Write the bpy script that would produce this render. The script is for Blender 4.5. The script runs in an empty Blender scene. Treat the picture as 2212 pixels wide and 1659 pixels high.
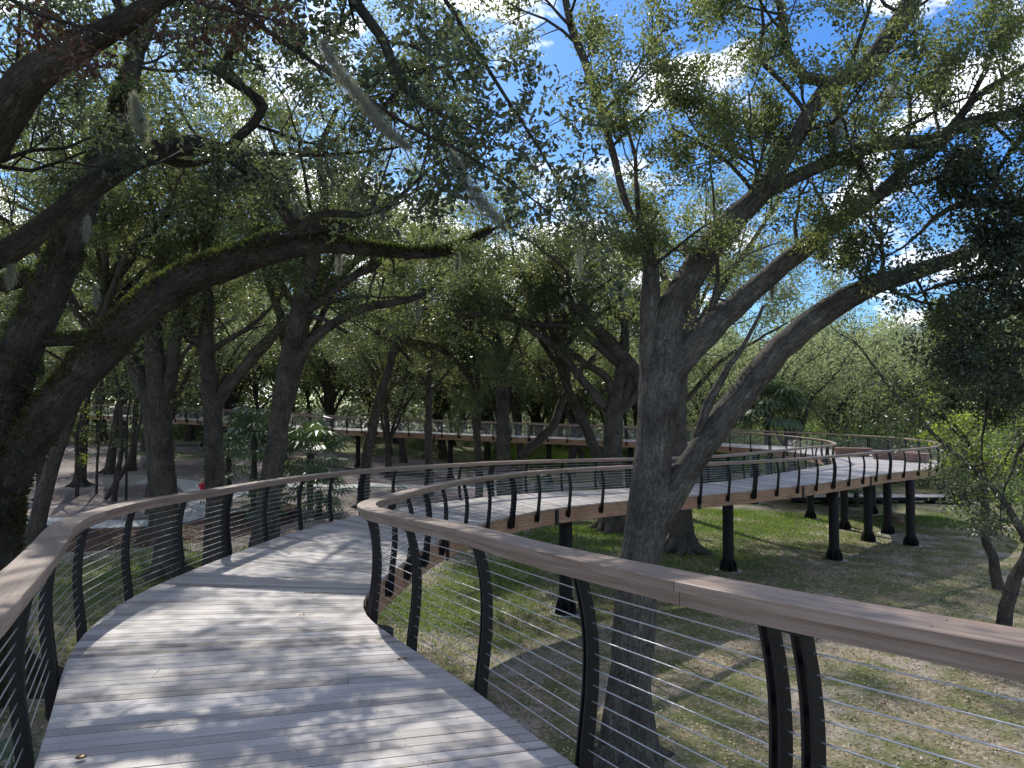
import bpy, math, random
import numpy as np
from mathutils import Vector

SEED = 7
rng = np.random.default_rng(SEED)
random.seed(SEED)
scene = bpy.context.scene
col = scene.collection

# ------------------------------------------------------------------ camera
CZ = 7.0                       # camera height above the lowest ground
F = 1620.0; CX = 1106.0; CY = 829.5
TH = math.atan(42.5 / F)
cam_d = bpy.data.cameras.new("camera"); cam = bpy.data.objects.new("camera", cam_d)
col.objects.link(cam); scene.camera = cam
cam.location = (0, 0, CZ); cam.rotation_euler = (math.pi / 2 + TH, 0, 0)
cam_d.sensor_width = 36; cam_d.lens = F / 2212 * 36
cam_d.clip_start = 0.05; cam_d.clip_end = 2000

def at(px, py, d):
    v = (CY - py) / F
    k = d / (math.cos(TH) - math.sin(TH) * v)
    return np.array([(px - CX) / F * k, d, CZ + (math.sin(TH) + math.cos(TH) * v) * k])

def ss(x, a, b):
    t = np.clip((x - a) / (b - a), 0, 1)
    return t * t * (3 - 2 * t)

def depth(x, y):
    d = 6.35 + 0.5 * ss(x, 8, 22) - 0.75 * ss(-x, 2, 13) - 1.4 * ss(-x, 10, 34) * ss(y, 45, 72)
    d = d - 0.25 * ss(y, 60, 100) * ss(x, -10, 10)
    d = d + 0.06 * np.sin(x * .31 + 1.3) * np.cos(y * .27) + 0.04 * np.sin(x * .9 + y * .6)
    return d

def gz(x, y):
    return CZ - depth(x, y)

def ground_at(px, py):
    d = 30.0
    for _ in range(40):
        p = at(px, py, d)
        need = depth(p[0], d)
        have = CZ - p[2]
        d = min(300, max(1, d * need / max(have, 1e-3)))
    p = at(px, py, d); p[2] = gz(p[0], p[1])
    return p

# ------------------------------------------------------------------ object helpers
def tag(o, label=None, cat=None, group=None, kind=None):
    if label: o['label'] = label
    if cat: o['category'] = cat
    if group: o['group'] = group
    if kind: o['kind'] = kind
    return o

def empty(name, loc=(0, 0, 0), label=None, cat=None, group=None, parent=None):
    o = bpy.data.objects.new(name, None); col.objects.link(o)
    o.location = loc; o.empty_display_size = .3
    if parent: o.parent = parent
    return tag(o, label, cat, group)

class MB:
    """collects geometry; build() links it as one mesh object"""
    def __init__(s):
        s.V = []; s.Q = []; s.T = []; s.P = []; s.B = []; s.C = []; s.n = 0
    def add(s, v, quads=None, tris=None, bk=None, c=None):
        v = np.asarray(v, float).reshape(-1, 3); m = len(v)
        s.V.append(v)
        if quads is not None and len(quads): s.Q.append(np.asarray(quads, int) + s.n)
        if tris is not None and len(tris): s.T.append(np.asarray(tris, int) + s.n)
        s.B.append(v if bk is None else np.asarray(bk, float).reshape(-1, 3))
        if c is None: c = np.zeros(m)
        c = np.asarray(c, float)
        s.C.append(np.full(m, float(c)) if c.ndim == 0 else c)
        s.n += m
    def poly_prism(s, pts2, zb, zt, bkf=None, c=0.0):
        """pts2: list of (x,y), zb/zt arrays per vertex"""
        k = len(pts2)
        top = [(p[0], p[1], z) for p, z in zip(pts2, zt)]
        bot = [(p[0], p[1], z) for p, z in zip(pts2, zb)]
        v = np.array(top + bot)
        bk = None if bkf is None else np.array([bkf(q) for q in v])
        tris = [(0, i, i + 1) for i in range(1, k - 1)] + [(k, k + i + 1, k + i) for i in range(1, k - 1)]
        quads = [(i, k + i, k + (i + 1) % k, (i + 1) % k) for i in range(k)]
        s.add(v, quads, tris, bk, c)
    def build(s, name, mat, parent=None, smooth=False, loc=None):
        me = bpy.data.meshes.new(name)
        if s.n:
            V = np.concatenate(s.V)
            if loc is not None: V = V - np.asarray(loc)
            Q = np.concatenate(s.Q) if s.Q else np.zeros((0, 4), int)
            T = np.concatenate(s.T) if s.T else np.zeros((0, 3), int)
            me.vertices.add(len(V)); me.vertices.foreach_set('co', V.astype(np.float32).ravel())
            li = np.concatenate([Q.ravel(), T.ravel()]).astype(np.int32)
            ls = np.concatenate([np.arange(len(Q)) * 4, len(Q) * 4 + np.arange(len(T)) * 3]).astype(np.int32)
            me.loops.add(len(li)); me.loops.foreach_set('vertex_index', li)
            me.polygons.add(len(ls)); me.polygons.foreach_set('loop_start', ls)
            me.polygons.foreach_set('use_smooth', np.full(len(ls), smooth))
            a = me.attributes.new('bk', 'FLOAT_VECTOR', 'POINT'); a.data.foreach_set('vector', np.concatenate(s.B).astype(np.float32).ravel())
            a = me.attributes.new('rnd', 'FLOAT', 'POINT'); a.data.foreach_set('value', np.concatenate(s.C).astype(np.float32))
            me.update(calc_edges=True)
        me.materials.append(mat)
        o = bpy.data.objects.new(name, me); col.objects.link(o)
        if parent: o.parent = parent
        return o

def nrm(v):
    v = np.asarray(v, float)
    return v / np.maximum(np.linalg.norm(v, axis=-1, keepdims=True), 1e-9)

def smooth_path(P, R, step):
    """Catmull-Rom resampling of points with radii"""
    P = np.asarray(P, float); R = np.asarray(R, float)
    if len(P) == 2:
        n = max(2, int(np.linalg.norm(P[1] - P[0]) / step)); t = np.linspace(0, 1, n + 1)[:, None]
        return P[0] * (1 - t) + P[1] * t, R[0] * (1 - t[:, 0]) + R[1] * t[:, 0]
    out = []; ro = []
    Q = np.vstack([2 * P[0] - P[1], P, 2 * P[-1] - P[-2]])
    for i in range(len(P) - 1):
        p0, p1, p2, p3 = Q[i], Q[i + 1], Q[i + 2], Q[i + 3]
        n = max(2, int(np.linalg.norm(p2 - p1) / step))
        for k in range(n):
            t = k / n
            out.append(.5 * ((2 * p1) + (-p0 + p2) * t + (2 * p0 - 5 * p1 + 4 * p2 - p3) * t * t + (-p0 + 3 * p1 - 3 * p2 + p3) * t ** 3))
            ro.append(R[i] * (1 - t) + R[i + 1] * t)
    out.append(P[-1]); ro.append(R[-1])
    return np.array(out), np.array(ro)

def tube(mb, P, R, sides=8, bump=0.0, c=0.0, off=0.0, cap=False):
    P = np.asarray(P, float); R = np.asarray(R, float) * np.ones(len(P)); n = len(P)
    T = nrm(np.gradient(P, axis=0))
    a = np.array([0, 0, 1.0]) if abs(T[0][2]) < .9 else np.array([1.0, 0, 0])
    u = nrm(np.cross(T[0], a)); U = np.zeros((n, 3)); U[0] = u
    for i in range(1, n):
        u = u - T[i] * np.dot(u, T[i]); u = u / max(np.linalg.norm(u), 1e-9); U[i] = u
    W = np.cross(T, U)
    ang = np.arange(sides) / sides * 2 * math.pi
    L = np.concatenate([[0], np.cumsum(np.linalg.norm(np.diff(P, axis=0), axis=1))])
    rr = R[:, None] * np.ones((n, sides))
    if bump > 0:
        ph = rng.uniform(0, 6.28, 4)
        rr = rr * (1 + bump * (np.sin(3 * ang[None] + L[:, None] * 1.7 + ph[0]) * .5 + np.sin(2 * ang[None] - L[:, None] * 2.9 + ph[1]) * .5
                               + .5 * np.sin(5 * ang[None] + L[:, None] * .6 + ph[2])) + rng.normal(0, bump * .35, (n, sides)))
    V = P[:, None] + rr[..., None] * (np.cos(ang)[None, :, None] * U[:, None] + np.sin(ang)[None, :, None] * W[:, None])
    bk = np.stack([np.cos(ang)[None] * R[:, None] + off, np.sin(ang)[None] * R[:, None] + off * .7, np.repeat(L[:, None], sides, 1) + off * 3], -1)
    i = np.arange(n - 1)[:, None] * sides; j = np.arange(sides)[None]; j2 = (j + 1) % sides
    q = np.stack([i + j, i + j2, i + sides + j2, i + sides + j], -1).reshape(-1, 4)
    tr = None
    if cap:
        tr = [(0, k + 1, k) for k in range(1, sides - 1)] + [((n - 1) * sides, (n - 1) * sides + k, (n - 1) * sides + k + 1) for k in range(1, sides - 1)]
    mb.add(V.reshape(-1, 3), q, tr, bk.reshape(-1, 3), c)

def box(mb, c, sx, sy, sz, rot=0.0, cc=0.0, taper=1.0):
    x, y, z = sx / 2, sy / 2, sz / 2
    v = np.array([(-x, -y, -z), (x, -y, -z), (x, y, -z), (-x, y, -z), (-x * taper, -y * taper, z), (x * taper, -y * taper, z), (x * taper, y * taper, z), (-x * taper, y * taper, z)])
    ca, sa = math.cos(rot), math.sin(rot)
    w = np.stack([v[:, 0] * ca - v[:, 1] * sa, v[:, 0] * sa + v[:, 1] * ca, v[:, 2]], 1) + np.asarray(c)
    mb.add(w, [(0, 3, 2, 1), (4, 5, 6, 7), (0, 1, 5, 4), (1, 2, 6, 5), (2, 3, 7, 6), (3, 0, 4, 7)], None, v, cc)

def diamonds(mb, c, u, n, L, W, rnd):
    """one quad per leaf"""
    w = nrm(np.cross(n, u)); L = np.asarray(L)[..., None]; W = np.asarray(W)[..., None]
    a = c - u * L * .5; b = c + w * W * .5 + u * L * .05; d = c - w * W * .5 + u * L * .05; e = c + u * L * .5
    V = np.stack([a, b, e, d], 1).reshape(-1, 3)
    q = np.arange(len(c) * 4).reshape(-1, 4)
    mb.add(V, q, None, None, np.repeat(rnd, 4))

def leaves6(mb, c, u, n, L, W, rnd):
    """a folded six-point leaf of two quads"""
    w = nrm(np.cross(n, u)); L = np.asarray(L)[..., None]; W = np.asarray(W)[..., None]
    up = nrm(np.cross(u, w)) * W * .22
    a = c - u * L * .5; l1 = c + w * W * .5 - u * L * .18 + up; l2 = c + w * W * .42 + u * L * .2 + up
    e = c + u * L * .5 - up * .8; r2 = c - w * W * .42 + u * L * .2 + up; r1 = c - w * W * .5 - u * L * .18 + up
    V = np.stack([a, l1, l2, e, r2, r1], 1).reshape(-1, 3)
    b = np.arange(len(c))[:, None] * 6
    q = np.concatenate([b + np.array([[0, 1, 2, 3]]), b + np.array([[0, 3, 4, 5]])])
    mb.add(V, q, None, None, np.repeat(rnd, 6))

def rand_dirs(n, up=0.0, r=None):
    r = r or rng
    v = r.normal(0, 1, (n, 3)); v[:, 2] += up
    return nrm(v)

def leaf_cloud(mb, tips, per, rad, L, six=False, asp=.45, droop=0.15, hue=0.0, size_j=.3):
    tips = np.asarray(tips, float)
    if not len(tips): return
    c0 = np.repeat(tips, per, 0); N = len(c0)
    off = rng.normal(0, 1, (N, 3)) * rad * np.array([.62, .62, .5])
    c = c0 + off
    u = nrm(off / rad + rng.normal(0, .8, (N, 3)) + np.array([0, 0, -droop]))
    n = nrm(rng.normal(0, .75, (N, 3)) + np.array([0, 0, 1.0]))
    ll = L * rng.uniform(1 - size_j, 1 + size_j, N)
    clump = np.repeat(rng.uniform(0, 1, len(tips)), per)
    rnd = np.clip(.45 * clump + .55 * rng.uniform(0, 1, N) + hue, 0, 1)
    (leaves6 if six else diamonds)(mb, c, u, n, ll, ll * asp, rnd)

# ------------------------------------------------------------------ node materials
def mat(name):
    m = bpy.data.materials.new(name); m.use_nodes = True
    nt = m.node_tree; nt.nodes.clear()
    out = nt.nodes.new('ShaderNodeOutputMaterial')
    return m, nt, out

def nd(nt, t, **kw):
    n = nt.nodes.new(t)
    for k, v in kw.items():
        if k.startswith('i_'):
            key = k[2:]
            n.inputs[int(key) if key.isdigit() else key.replace('_', ' ')].default_value = v
        else: setattr(n, k, v)
    return n

def ramp(nt, fac, stops, interp='LINEAR'):
    r = nt.nodes.new('ShaderNodeValToRGB'); r.color_ramp.interpolation = interp
    cr = r.color_ramp
    while len(cr.elements) > 1: cr.elements.remove(cr.elements[-1])
    for i, (p, c) in enumerate(stops):
        e = cr.elements[0] if i == 0 else cr.elements.new(p)
        e.position = p; e.color = (*c, 1) if len(c) == 3 else c
    nt.links.new(fac, r.inputs[0]); return r.outputs[0]

def attr(nt, name, out='Vector'):
    a = nt.nodes.new('ShaderNodeAttribute'); a.attribute_name = name
    return a.outputs[out]

def mapping(nt, vec, scale):
    m = nt.nodes.new('ShaderNodeMapping'); m.inputs['Scale'].default_value = scale
    nt.links.new(vec, m.inputs[0]); return m.outputs[0]

def noise(nt, vec, scale, detail=4, rough=.6, out='Fac', dist=0.0):
    n = nt.nodes.new('ShaderNodeTexNoise'); n.inputs['Scale'].default_value = scale
    n.inputs['Detail'].default_value = detail; n.inputs['Roughness'].default_value = rough; n.inputs['Distortion'].default_value = dist
    nt.links.new(vec, n.inputs['Vector']); return n.outputs[out]

def mix(nt, f, a, b, mode='MIX'):
    m = nt.nodes.new('ShaderNodeMix'); m.data_type = 'RGBA'; m.blend_type = mode
    if isinstance(f, (int, float)): m.inputs[0].default_value = f
    else: nt.links.new(f, m.inputs[0])
    for s, i in ((a, 6), (b, 7)):
        if isinstance(s, tuple): m.inputs[i].default_value = (*s, 1)
        else: nt.links.new(s, m.inputs[i])
    return m.outputs[2]

def math_n(nt, op, a, b=0.0, clamp=False):
    m = nt.nodes.new('ShaderNodeMath'); m.operation = op; m.use_clamp = clamp
    for s, i in ((a, 0), (b, 1)):
        if isinstance(s, (int, float)): m.inputs[i].default_value = s
        else: nt.links.new(s, m.inputs[i])
    return m.outputs[0]

def principled(nt, out, colr, rough=.6, bump=None, bstr=.5, bdist=.02, metal=0.0, spec=.5):
    p = nt.nodes.new('ShaderNodeBsdfPrincipled')
    if isinstance(colr, tuple): p.inputs['Base Color'].default_value = (*colr, 1)
    else: nt.links.new(colr, p.inputs['Base Color'])
    if isinstance(rough, (int, float)): p.inputs['Roughness'].default_value = rough
    else: nt.links.new(rough, p.inputs['Roughness'])
    p.inputs['Metallic'].default_value = metal
    p.inputs['Specular IOR Level'].default_value = spec
    if bump is not None:
        b = nt.nodes.new('ShaderNodeBump'); b.inputs['Strength'].default_value = bstr; b.inputs['Distance'].default_value = bdist
        nt.links.new(bump, b.inputs['Height']); nt.links.new(b.outputs[0], p.inputs['Normal'])
    if out is not None: nt.links.new(p.outputs[0], out.inputs[0])
    return p

def make_leaf(name, stops, trans=(.16, .24, .03), tf=.35, rough=.38, spec=.5):
    m, nt, out = mat(name)
    r = attr(nt, 'rnd', 'Fac')
    c = ramp(nt, r, stops)
    p = principled(nt, None, c, rough, spec=spec)
    t = nt.nodes.new('ShaderNodeBsdfTranslucent')
    tc = mix(nt, .6, c, trans)
    tc2 = mix(nt, 1.0, tc, (1.6, 1.6, 1.4), 'MULTIPLY')
    nt.links.new(tc2, t.inputs[0])
    ms = nt.nodes.new('ShaderNodeMixShader'); ms.inputs[0].default_value = tf
    nt.links.new(p.outputs[0], ms.inputs[1]); nt.links.new(t.outputs[0], ms.inputs[2])
    nt.links.new(ms.outputs[0], out.inputs[0])
    return m

M = {}
OAK = [(0, (.034, .046, .028)), (.35, (.060, .078, .045)), (.65, (.092, .112, .062)), (.88, (.13, .148, .075)), (.96, (.18, .17, .08)), (1, (.17, .11, .07))]
M['oak_leaf'] = make_leaf('oak_leaf', OAK, trans=(.30, .35, .10), tf=.42, rough=.42, spec=.45)
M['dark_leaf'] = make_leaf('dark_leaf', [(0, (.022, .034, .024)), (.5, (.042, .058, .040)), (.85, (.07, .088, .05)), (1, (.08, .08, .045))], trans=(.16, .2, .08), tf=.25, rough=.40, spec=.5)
M['far_leaf'] = make_leaf('far_leaf', [(0, (.036, .050, .027)), (.5, (.075, .095, .045)), (.85, (.13, .145, .065)), (1, (.19, .17, .075))], trans=(.24, .3, .10), tf=.34, rough=.42, spec=.45)
M['bright_leaf'] = make_leaf('bright_leaf', [(0, (.045, .08, .025)), (.5, (.075, .13, .035)), (.85, (.13, .18, .05)), (1, (.20, .19, .06))], trans=(.25, .36, .06), tf=.42, rough=.45)
M['sunlit_leaf'] = make_leaf('sunlit_leaf', [(0, (.07, .09, .05)), (.5, (.135, .16, .085)), (.85, (.21, .225, .115)), (1, (.28, .25, .13))], trans=(.36, .42, .2), tf=.5, rough=.5, spec=.3)  # paler copy of the far foliage; sunlit look put into the colour
M['yellow_leaf'] = make_leaf('yellow_leaf', [(0, (.06, .10, .02)), (.5, (.11, .17, .03)), (1, (.24, .23, .05))], trans=(.38, .45, .06), tf=.5, rough=.5)
M['brown_leaf'] = make_leaf('brown_leaf', [(0, (.03, .017, .014)), (.5, (.06, .032, .024)), (1, (.10, .06, .04))], trans=(.10, .05, .03), tf=.2, rough=.6)
M['palm_leaf'] = make_leaf('palm_leaf', [(0, (.05, .08, .045)), (.6, (.10, .14, .08)), (.95, (.17, .20, .12)), (1, (.28, .24, .14))], trans=(.14, .22, .05), tf=.25, rough=.45, spec=.38)
M['moss'] = make_leaf('moss', [(0, (.18, .19, .16)), (.6, (.28, .29, .24)), (1, (.38, .38, .32))], trans=(.3, .3, .24), tf=.45, rough=.8, spec=.1)
M['fern'] = make_leaf('fern', [(0, (.024, .018, .013)), (.5, (.065, .048, .032)), (.9, (.10, .08, .045)), (1, (.08, .10, .035))], tf=.25, rough=.7, spec=.2)
M['grass'] = make_leaf('grass', [(0, (.04, .065, .02)), (.6, (.08, .13, .035)), (1, (.19, .20, .09))], trans=(.25, .36, .06), tf=.35, rough=.6, spec=.2)
M['litter'] = make_leaf('litter', [(0, (.08, .055, .035)), (.3, (.20, .145, .10)), (.7, (.38, .30, .22)), (1, (.55, .47, .37))], trans=(.2, .12, .06), tf=.1, rough=.6, spec=.4)

def bark(name, c1, c2, lich, lamt=.5, moss=0.0, str_=1.0, spec=.2):
    m, nt, out = mat(name)
    b = attr(nt, 'bk')
    w = noise(nt, mapping(nt, b, (1, 1, .6)), 5, 4, .65, 'Color')
    add = nt.nodes.new('ShaderNodeVectorMath'); add.operation = 'MULTIPLY_ADD'
    nt.links.new(w, add.inputs[0]); add.inputs[1].default_value = (.11, .11, .5); nt.links.new(b, add.inputs[2])
    v = nt.nodes.new('ShaderNodeTexVoronoi'); v.feature = 'DISTANCE_TO_EDGE'; v.inputs['Scale'].default_value = 21
    v.inputs['Randomness'].default_value = 1
    nt.links.new(mapping(nt, add.outputs[0], (1, 1, .2)), v.inputs['Vector'])
    furrow = ramp(nt, v.outputs[0], [(0, (0, 0, 0)), (.10, (.35, .35, .35)), (.3, (1, 1, 1))])
    rn = noise(nt, mapping(nt, add.outputs[0], (1, 1, .16)), 19, 6, .78)
    ridge = ramp(nt, rn, [(.42, (0, 0, 0)), (.58, (1, 1, 1))])
    fine = noise(nt, mapping(nt, b, (1, 1, .5)), 70, 4, .75)
    big = noise(nt, b, 1.7, 4, .65)
    h = mix(nt, .5, furrow, ridge); h = mix(nt, .25, h, fine)
    base = mix(nt, h, c1, c2)
    base = mix(nt, ramp(nt, fine, [(.45, (0, 0, 0)), (.75, (.45, .45, .45))]), base, tuple(x * 1.7 for x in c2))
    lm = ramp(nt, noise(nt, b, 7, 6, .8), [(.55, (0, 0, 0)), (.66, (lamt, lamt, lamt))])
    lm = mix(nt, 1.0, lm, ramp(nt, noise(nt, b, 1.1, 3, .6), [(.42, (0, 0, 0)), (.6, (1, 1, 1))]), 'MULTIPLY')
    base = mix(nt, lm, base, lich)
    base = mix(nt, 1.0, base, ramp(nt, big, [(.3, (.45, .44, .43)), (.55, (1, 1, 1)), (.75, (1.35, 1.33, 1.28))]), 'MULTIPLY')
    if moss > 0:
        g = nt.nodes.new('ShaderNodeNewGeometry'); sp = nt.nodes.new('ShaderNodeSeparateXYZ'); nt.links.new(g.outputs['Normal'], sp.inputs[0])
        mm = ramp(nt, math_n(nt, 'ADD', sp.outputs[2], math_n(nt, 'MULTIPLY', big, .8)), [(.35, (0, 0, 0)), (.8, (moss, moss, moss))])
        base = mix(nt, mm, base, (.055, .05, .032))
    principled(nt, out, base, .92, h, str_, .045, spec=spec)
    return m

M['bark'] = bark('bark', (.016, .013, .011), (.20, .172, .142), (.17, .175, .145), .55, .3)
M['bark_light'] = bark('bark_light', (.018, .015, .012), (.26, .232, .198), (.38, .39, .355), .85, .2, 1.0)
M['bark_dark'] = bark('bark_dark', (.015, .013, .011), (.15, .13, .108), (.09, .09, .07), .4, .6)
M['bark_far'] = bark('bark_far', (.022, .018, .015), (.11, .093, .077), (.11, .12, .09), .4, .3, .5)

def deck_mat():
    m, nt, out = mat('deck_wood')
    b = attr(nt, 'bk'); r = attr(nt, 'rnd', 'Fac')
    gr = noise(nt, mapping(nt, b, (1.0, 22, 22)), 2.2, 5, .65)
    gr2 = noise(nt, mapping(nt, b, (2.5, 110, 60)), 2.0, 3, .6)
    blot = noise(nt, b, .9, 5, .6)
    base = ramp(nt, r, [(0, (.27, .225, .195)), (.12, (.375, .335, .305)), (.45, (.455, .42, .392)), (.8, (.50, .467, .44)), (1, (.55, .515, .49))])
    base = mix(nt, 1.0, base, ramp(nt, gr, [(.3, (.86, .85, .84)), (.7, (1.07, 1.07, 1.07))]), 'MULTIPLY')
    base = mix(nt, .6, base, ramp(nt, gr2, [(.3, (.75, .73, .72)), (.6, (1.05, 1.05, 1.05))]), 'MULTIPLY')
    base = mix(nt, .7, base, ramp(nt, blot, [(.35, (.83, .81, .80)), (.65, (1.08, 1.08, 1.09))]), 'MULTIPLY')
    rg = ramp(nt, gr, [(.3, (.62, .62, .62)), (.7, (.48, .48, .48))])
    principled(nt, out, base, rg, gr2, .25, .004, spec=.4)
    return m
M['deck'] = deck_mat()

def wood(name, a, b_, c, sc=(1, 26, 26), rough=.5, knots=False, spec=.4):
    m, nt, out = mat(name)
    b = attr(nt, 'bk'); r = attr(nt, 'rnd', 'Fac')
    gr = noise(nt, mapping(nt, b, sc), 1.6, 6, .65, dist=.3)
    base = ramp(nt, gr, [(.28, a), (.5, b_), (.72, c)])
    base = mix(nt, 1.0, base, ramp(nt, r, [(0, (.8, .78, .77)), (1, (1.12, 1.1, 1.1))]), 'MULTIPLY')
    if knots:
        v = nt.nodes.new('ShaderNodeTexVoronoi'); v.inputs['Scale'].default_value = 3.2
        nt.links.new(mapping(nt, b, (1, 1.6, 2.6)), v.inputs['Vector'])
        k = ramp(nt, v.outputs[0], [(.04, (1, 1, 1)), (.09, (0, 0, 0))])
        base = mix(nt, k, base, (.09, .03, .015))
        lam = nt.nodes.new('ShaderNodeTexWave'); lam.bands_direction = 'Z'; lam.inputs['Scale'].default_value = 3.6; lam.inputs['Distortion'].default_value = .1
        nt.links.new(b, lam.inputs['Vector'])
        base = mix(nt, .55, base, ramp(nt, lam.outputs[1], [(.0, (.45, .42, .4)), (.12, (1, 1, 1))]), 'MULTIPLY')
        st = noise(nt, b, .8, 4, .6)
        base = mix(nt, .6, base, ramp(nt, st, [(.35, (.6, .55, .52)), (.6, (1.1, 1.1, 1.1))]), 'MULTIPLY')
    principled(nt, out, base, rough, gr, .15, .004, spec=spec)
    return m
M['rail_wood'] = wood('rail_wood', (.19, .128, .095), (.30, .22, .17), (.41, .33, .275), (1.2, 30, 30), .42)
M['beam_wood'] = wood('beam_wood', (.24, .125, .07), (.40, .235, .14), (.54, .35, .22), (1, 14, 20), .6, True)
M['bench_wood'] = wood('bench_wood', (.18, .10, .075), (.27, .16, .12), (.34, .21, .16), (16, 1, 1), .5)

def simple(name, c, rough, metal=0.0, var=.15, scale=8, spec=.5, bstr=.1):
    m, nt, out = mat(name)
    t = nt.nodes.new('ShaderNodeTexCoord')
    n = noise(nt, t.outputs['Object'], scale, 5, .6)
    base = mix(nt, 1.0, c, ramp(nt, n, [(.3, (1 - var,) * 3), (.7, (1 + var,) * 3)]), 'MULTIPLY')
    principled(nt, out, base, rough, n, bstr, .01, metal, spec)
    return m
M['black_steel'] = simple('black_steel', (.0065, .0065, .0075), .5, 0, .3, 30, .35)
M['column_steel'] = simple('column_steel', (.009, .009, .010), .6, 0, .35, 5, .3)
M['cable'] = simple('cable', (.62, .62, .62), .35, .8, .1, 40)
M['concrete'] = simple('concrete', (.42, .42, .40), .85, 0, .12, 3)
M['brass'] = simple('brass', (.18, .12, .07), .35, .9, .2, 60)
M['stump'] = simple('stump', (.17, .10, .06), .9, 0, .3, 12)
M['skin'] = simple('skin', (.55, .34, .25), .5, 0, .05, 20)
M['hair_blond'] = simple('hair_blond', (.55, .42, .25), .6, 0, .2, 60)
M['hair_dark'] = simple('hair_dark', (.03, .02, .015), .6, 0, .2, 60)
M['red_cloth'] = simple('red_cloth', (.62, .02, .05), .8, 0, .15, 30)
M['grey_cloth'] = simple('grey_cloth', (.35, .37, .42), .8, 0, .15, 30)
M['blue_cloth'] = simple('blue_cloth', (.08, .10, .16), .8, 0, .15, 30)
M['shoe'] = simple('shoe', (.03, .03, .035), .6)
M['dead_leaf'] = simple('dead_leaf', (.17, .035, .02), .6, 0, .3, 40)

def ground_mat():
    m, nt, out = mat('ground')
    t = nt.nodes.new('ShaderNodeTexCoord'); o = t.outputs['Object']
    sp = nt.nodes.new('ShaderNodeSeparateXYZ'); nt.links.new(o, sp.inputs[0]); X, Y = sp.outputs[0], sp.outputs[1]
    fine = noise(nt, o, 9, 8, .75); leaf = noise(nt, o, 26, 4, .8); mid = noise(nt, o, .7, 5, .65); big = noise(nt, o, .16, 4, .55)
    v = nt.nodes.new('ShaderNodeTexVoronoi'); v.inputs['Scale'].default_value = 16; nt.links.new(o, v.inputs['Vector'])
    mulch = ramp(nt, fine, [(.3, (.07, .05, .045)), (.5, (.22, .18, .17)), (.66, (.40, .35, .335)), (.8, (.55, .50, .48))])
    mulch = mix(nt, .35, mulch, mix(nt, .5, v.outputs['Color'], (.25, .2, .17)), 'MULTIPLY')
    bare = ramp(nt, leaf, [(.3, (.26, .215, .18)), (.7, (.52, .45, .39))])
    grass = ramp(nt, leaf, [(.3, (.045, .05, .020)), (.5, (.12, .135, .05)), (.72, (.23, .22, .10))])
    tan = ramp(nt, fine, [(.3, (.09, .068, .042)), (.5, (.27, .215, .14)), (.66, (.50, .42, .31))])
    # right-hand side mix of olive grass, tan thatch and bare patches
    a = mix(nt, ramp(nt, mid, [(.43, (0, 0, 0)), (.62, (1, 1, 1))]), grass, tan)
    a = mix(nt, ramp(nt, noise(nt, o, .33, 5, .7), [(.52, (0, 0, 0)), (.64, (.85,) * 3)]), a, bare)
    b = mix(nt, ramp(nt, big, [(.45, (0, 0, 0)), (.6, (.8,) * 3)]), mulch, bare)
    b = mix(nt, ramp(nt, noise(nt, o, .25, 5, .7), [(.58, (0, 0, 0)), (.68, (.55,) * 3)]), b, grass)
    # left grove is mulch, right and near is grass
    k = math_n(nt, 'ADD', math_n(nt, 'MULTIPLY', X, .16), math_n(nt, 'MULTIPLY', math_n(nt, 'SUBTRACT', mid, .5), 2.2))
    near = math_n(nt, 'MULTIPLY', math_n(nt, 'SUBTRACT', 29.0, Y), .35)
    k = math_n(nt, 'MAXIMUM', math_n(nt, 'ADD', k, .1), math_n(nt, 'ADD', near, math_n(nt, 'MULTIPLY', math_n(nt, 'SUBTRACT', mid, .5), 2.5)))
    k = math_n(nt, 'ADD', k, 0, True)
    g = mix(nt, k, b, a)
    vg = ramp(nt, leaf, [(.3, (.045, .066, .024)), (.55, (.10, .135, .045)), (.75, (.19, .21, .09))])
    vm = ramp(nt, math_n(nt, 'ADD', attr(nt, 'rnd', 'Fac'), math_n(nt, 'MULTIPLY', math_n(nt, 'SUBTRACT', fine, .5), 1.3)), [(.42, (0, 0, 0)), (.78, (.85,) * 3)])
    g = mix(nt, vm, g, vg)
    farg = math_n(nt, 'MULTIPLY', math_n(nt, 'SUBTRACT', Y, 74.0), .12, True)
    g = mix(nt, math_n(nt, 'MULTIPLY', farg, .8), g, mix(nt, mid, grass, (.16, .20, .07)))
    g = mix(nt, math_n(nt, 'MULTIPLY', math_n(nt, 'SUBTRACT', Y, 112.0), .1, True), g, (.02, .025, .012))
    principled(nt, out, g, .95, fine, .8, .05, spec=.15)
    return m
M['ground'] = ground_mat()

def mulch_mat():
    m, nt, out = mat('mulch')
    t = nt.nodes.new('ShaderNodeTexCoord'); o = t.outputs['Object']
    f = noise(nt, o, 14, 8, .8)
    principled(nt, out, ramp(nt, f, [(.3, (.03, .014, .012)), (.5, (.075, .04, .033)), (.75, (.15, .10, .085))]), .95, f, 1, .05, spec=.1)
    return m
M['mulch'] = mulch_mat()

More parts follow.
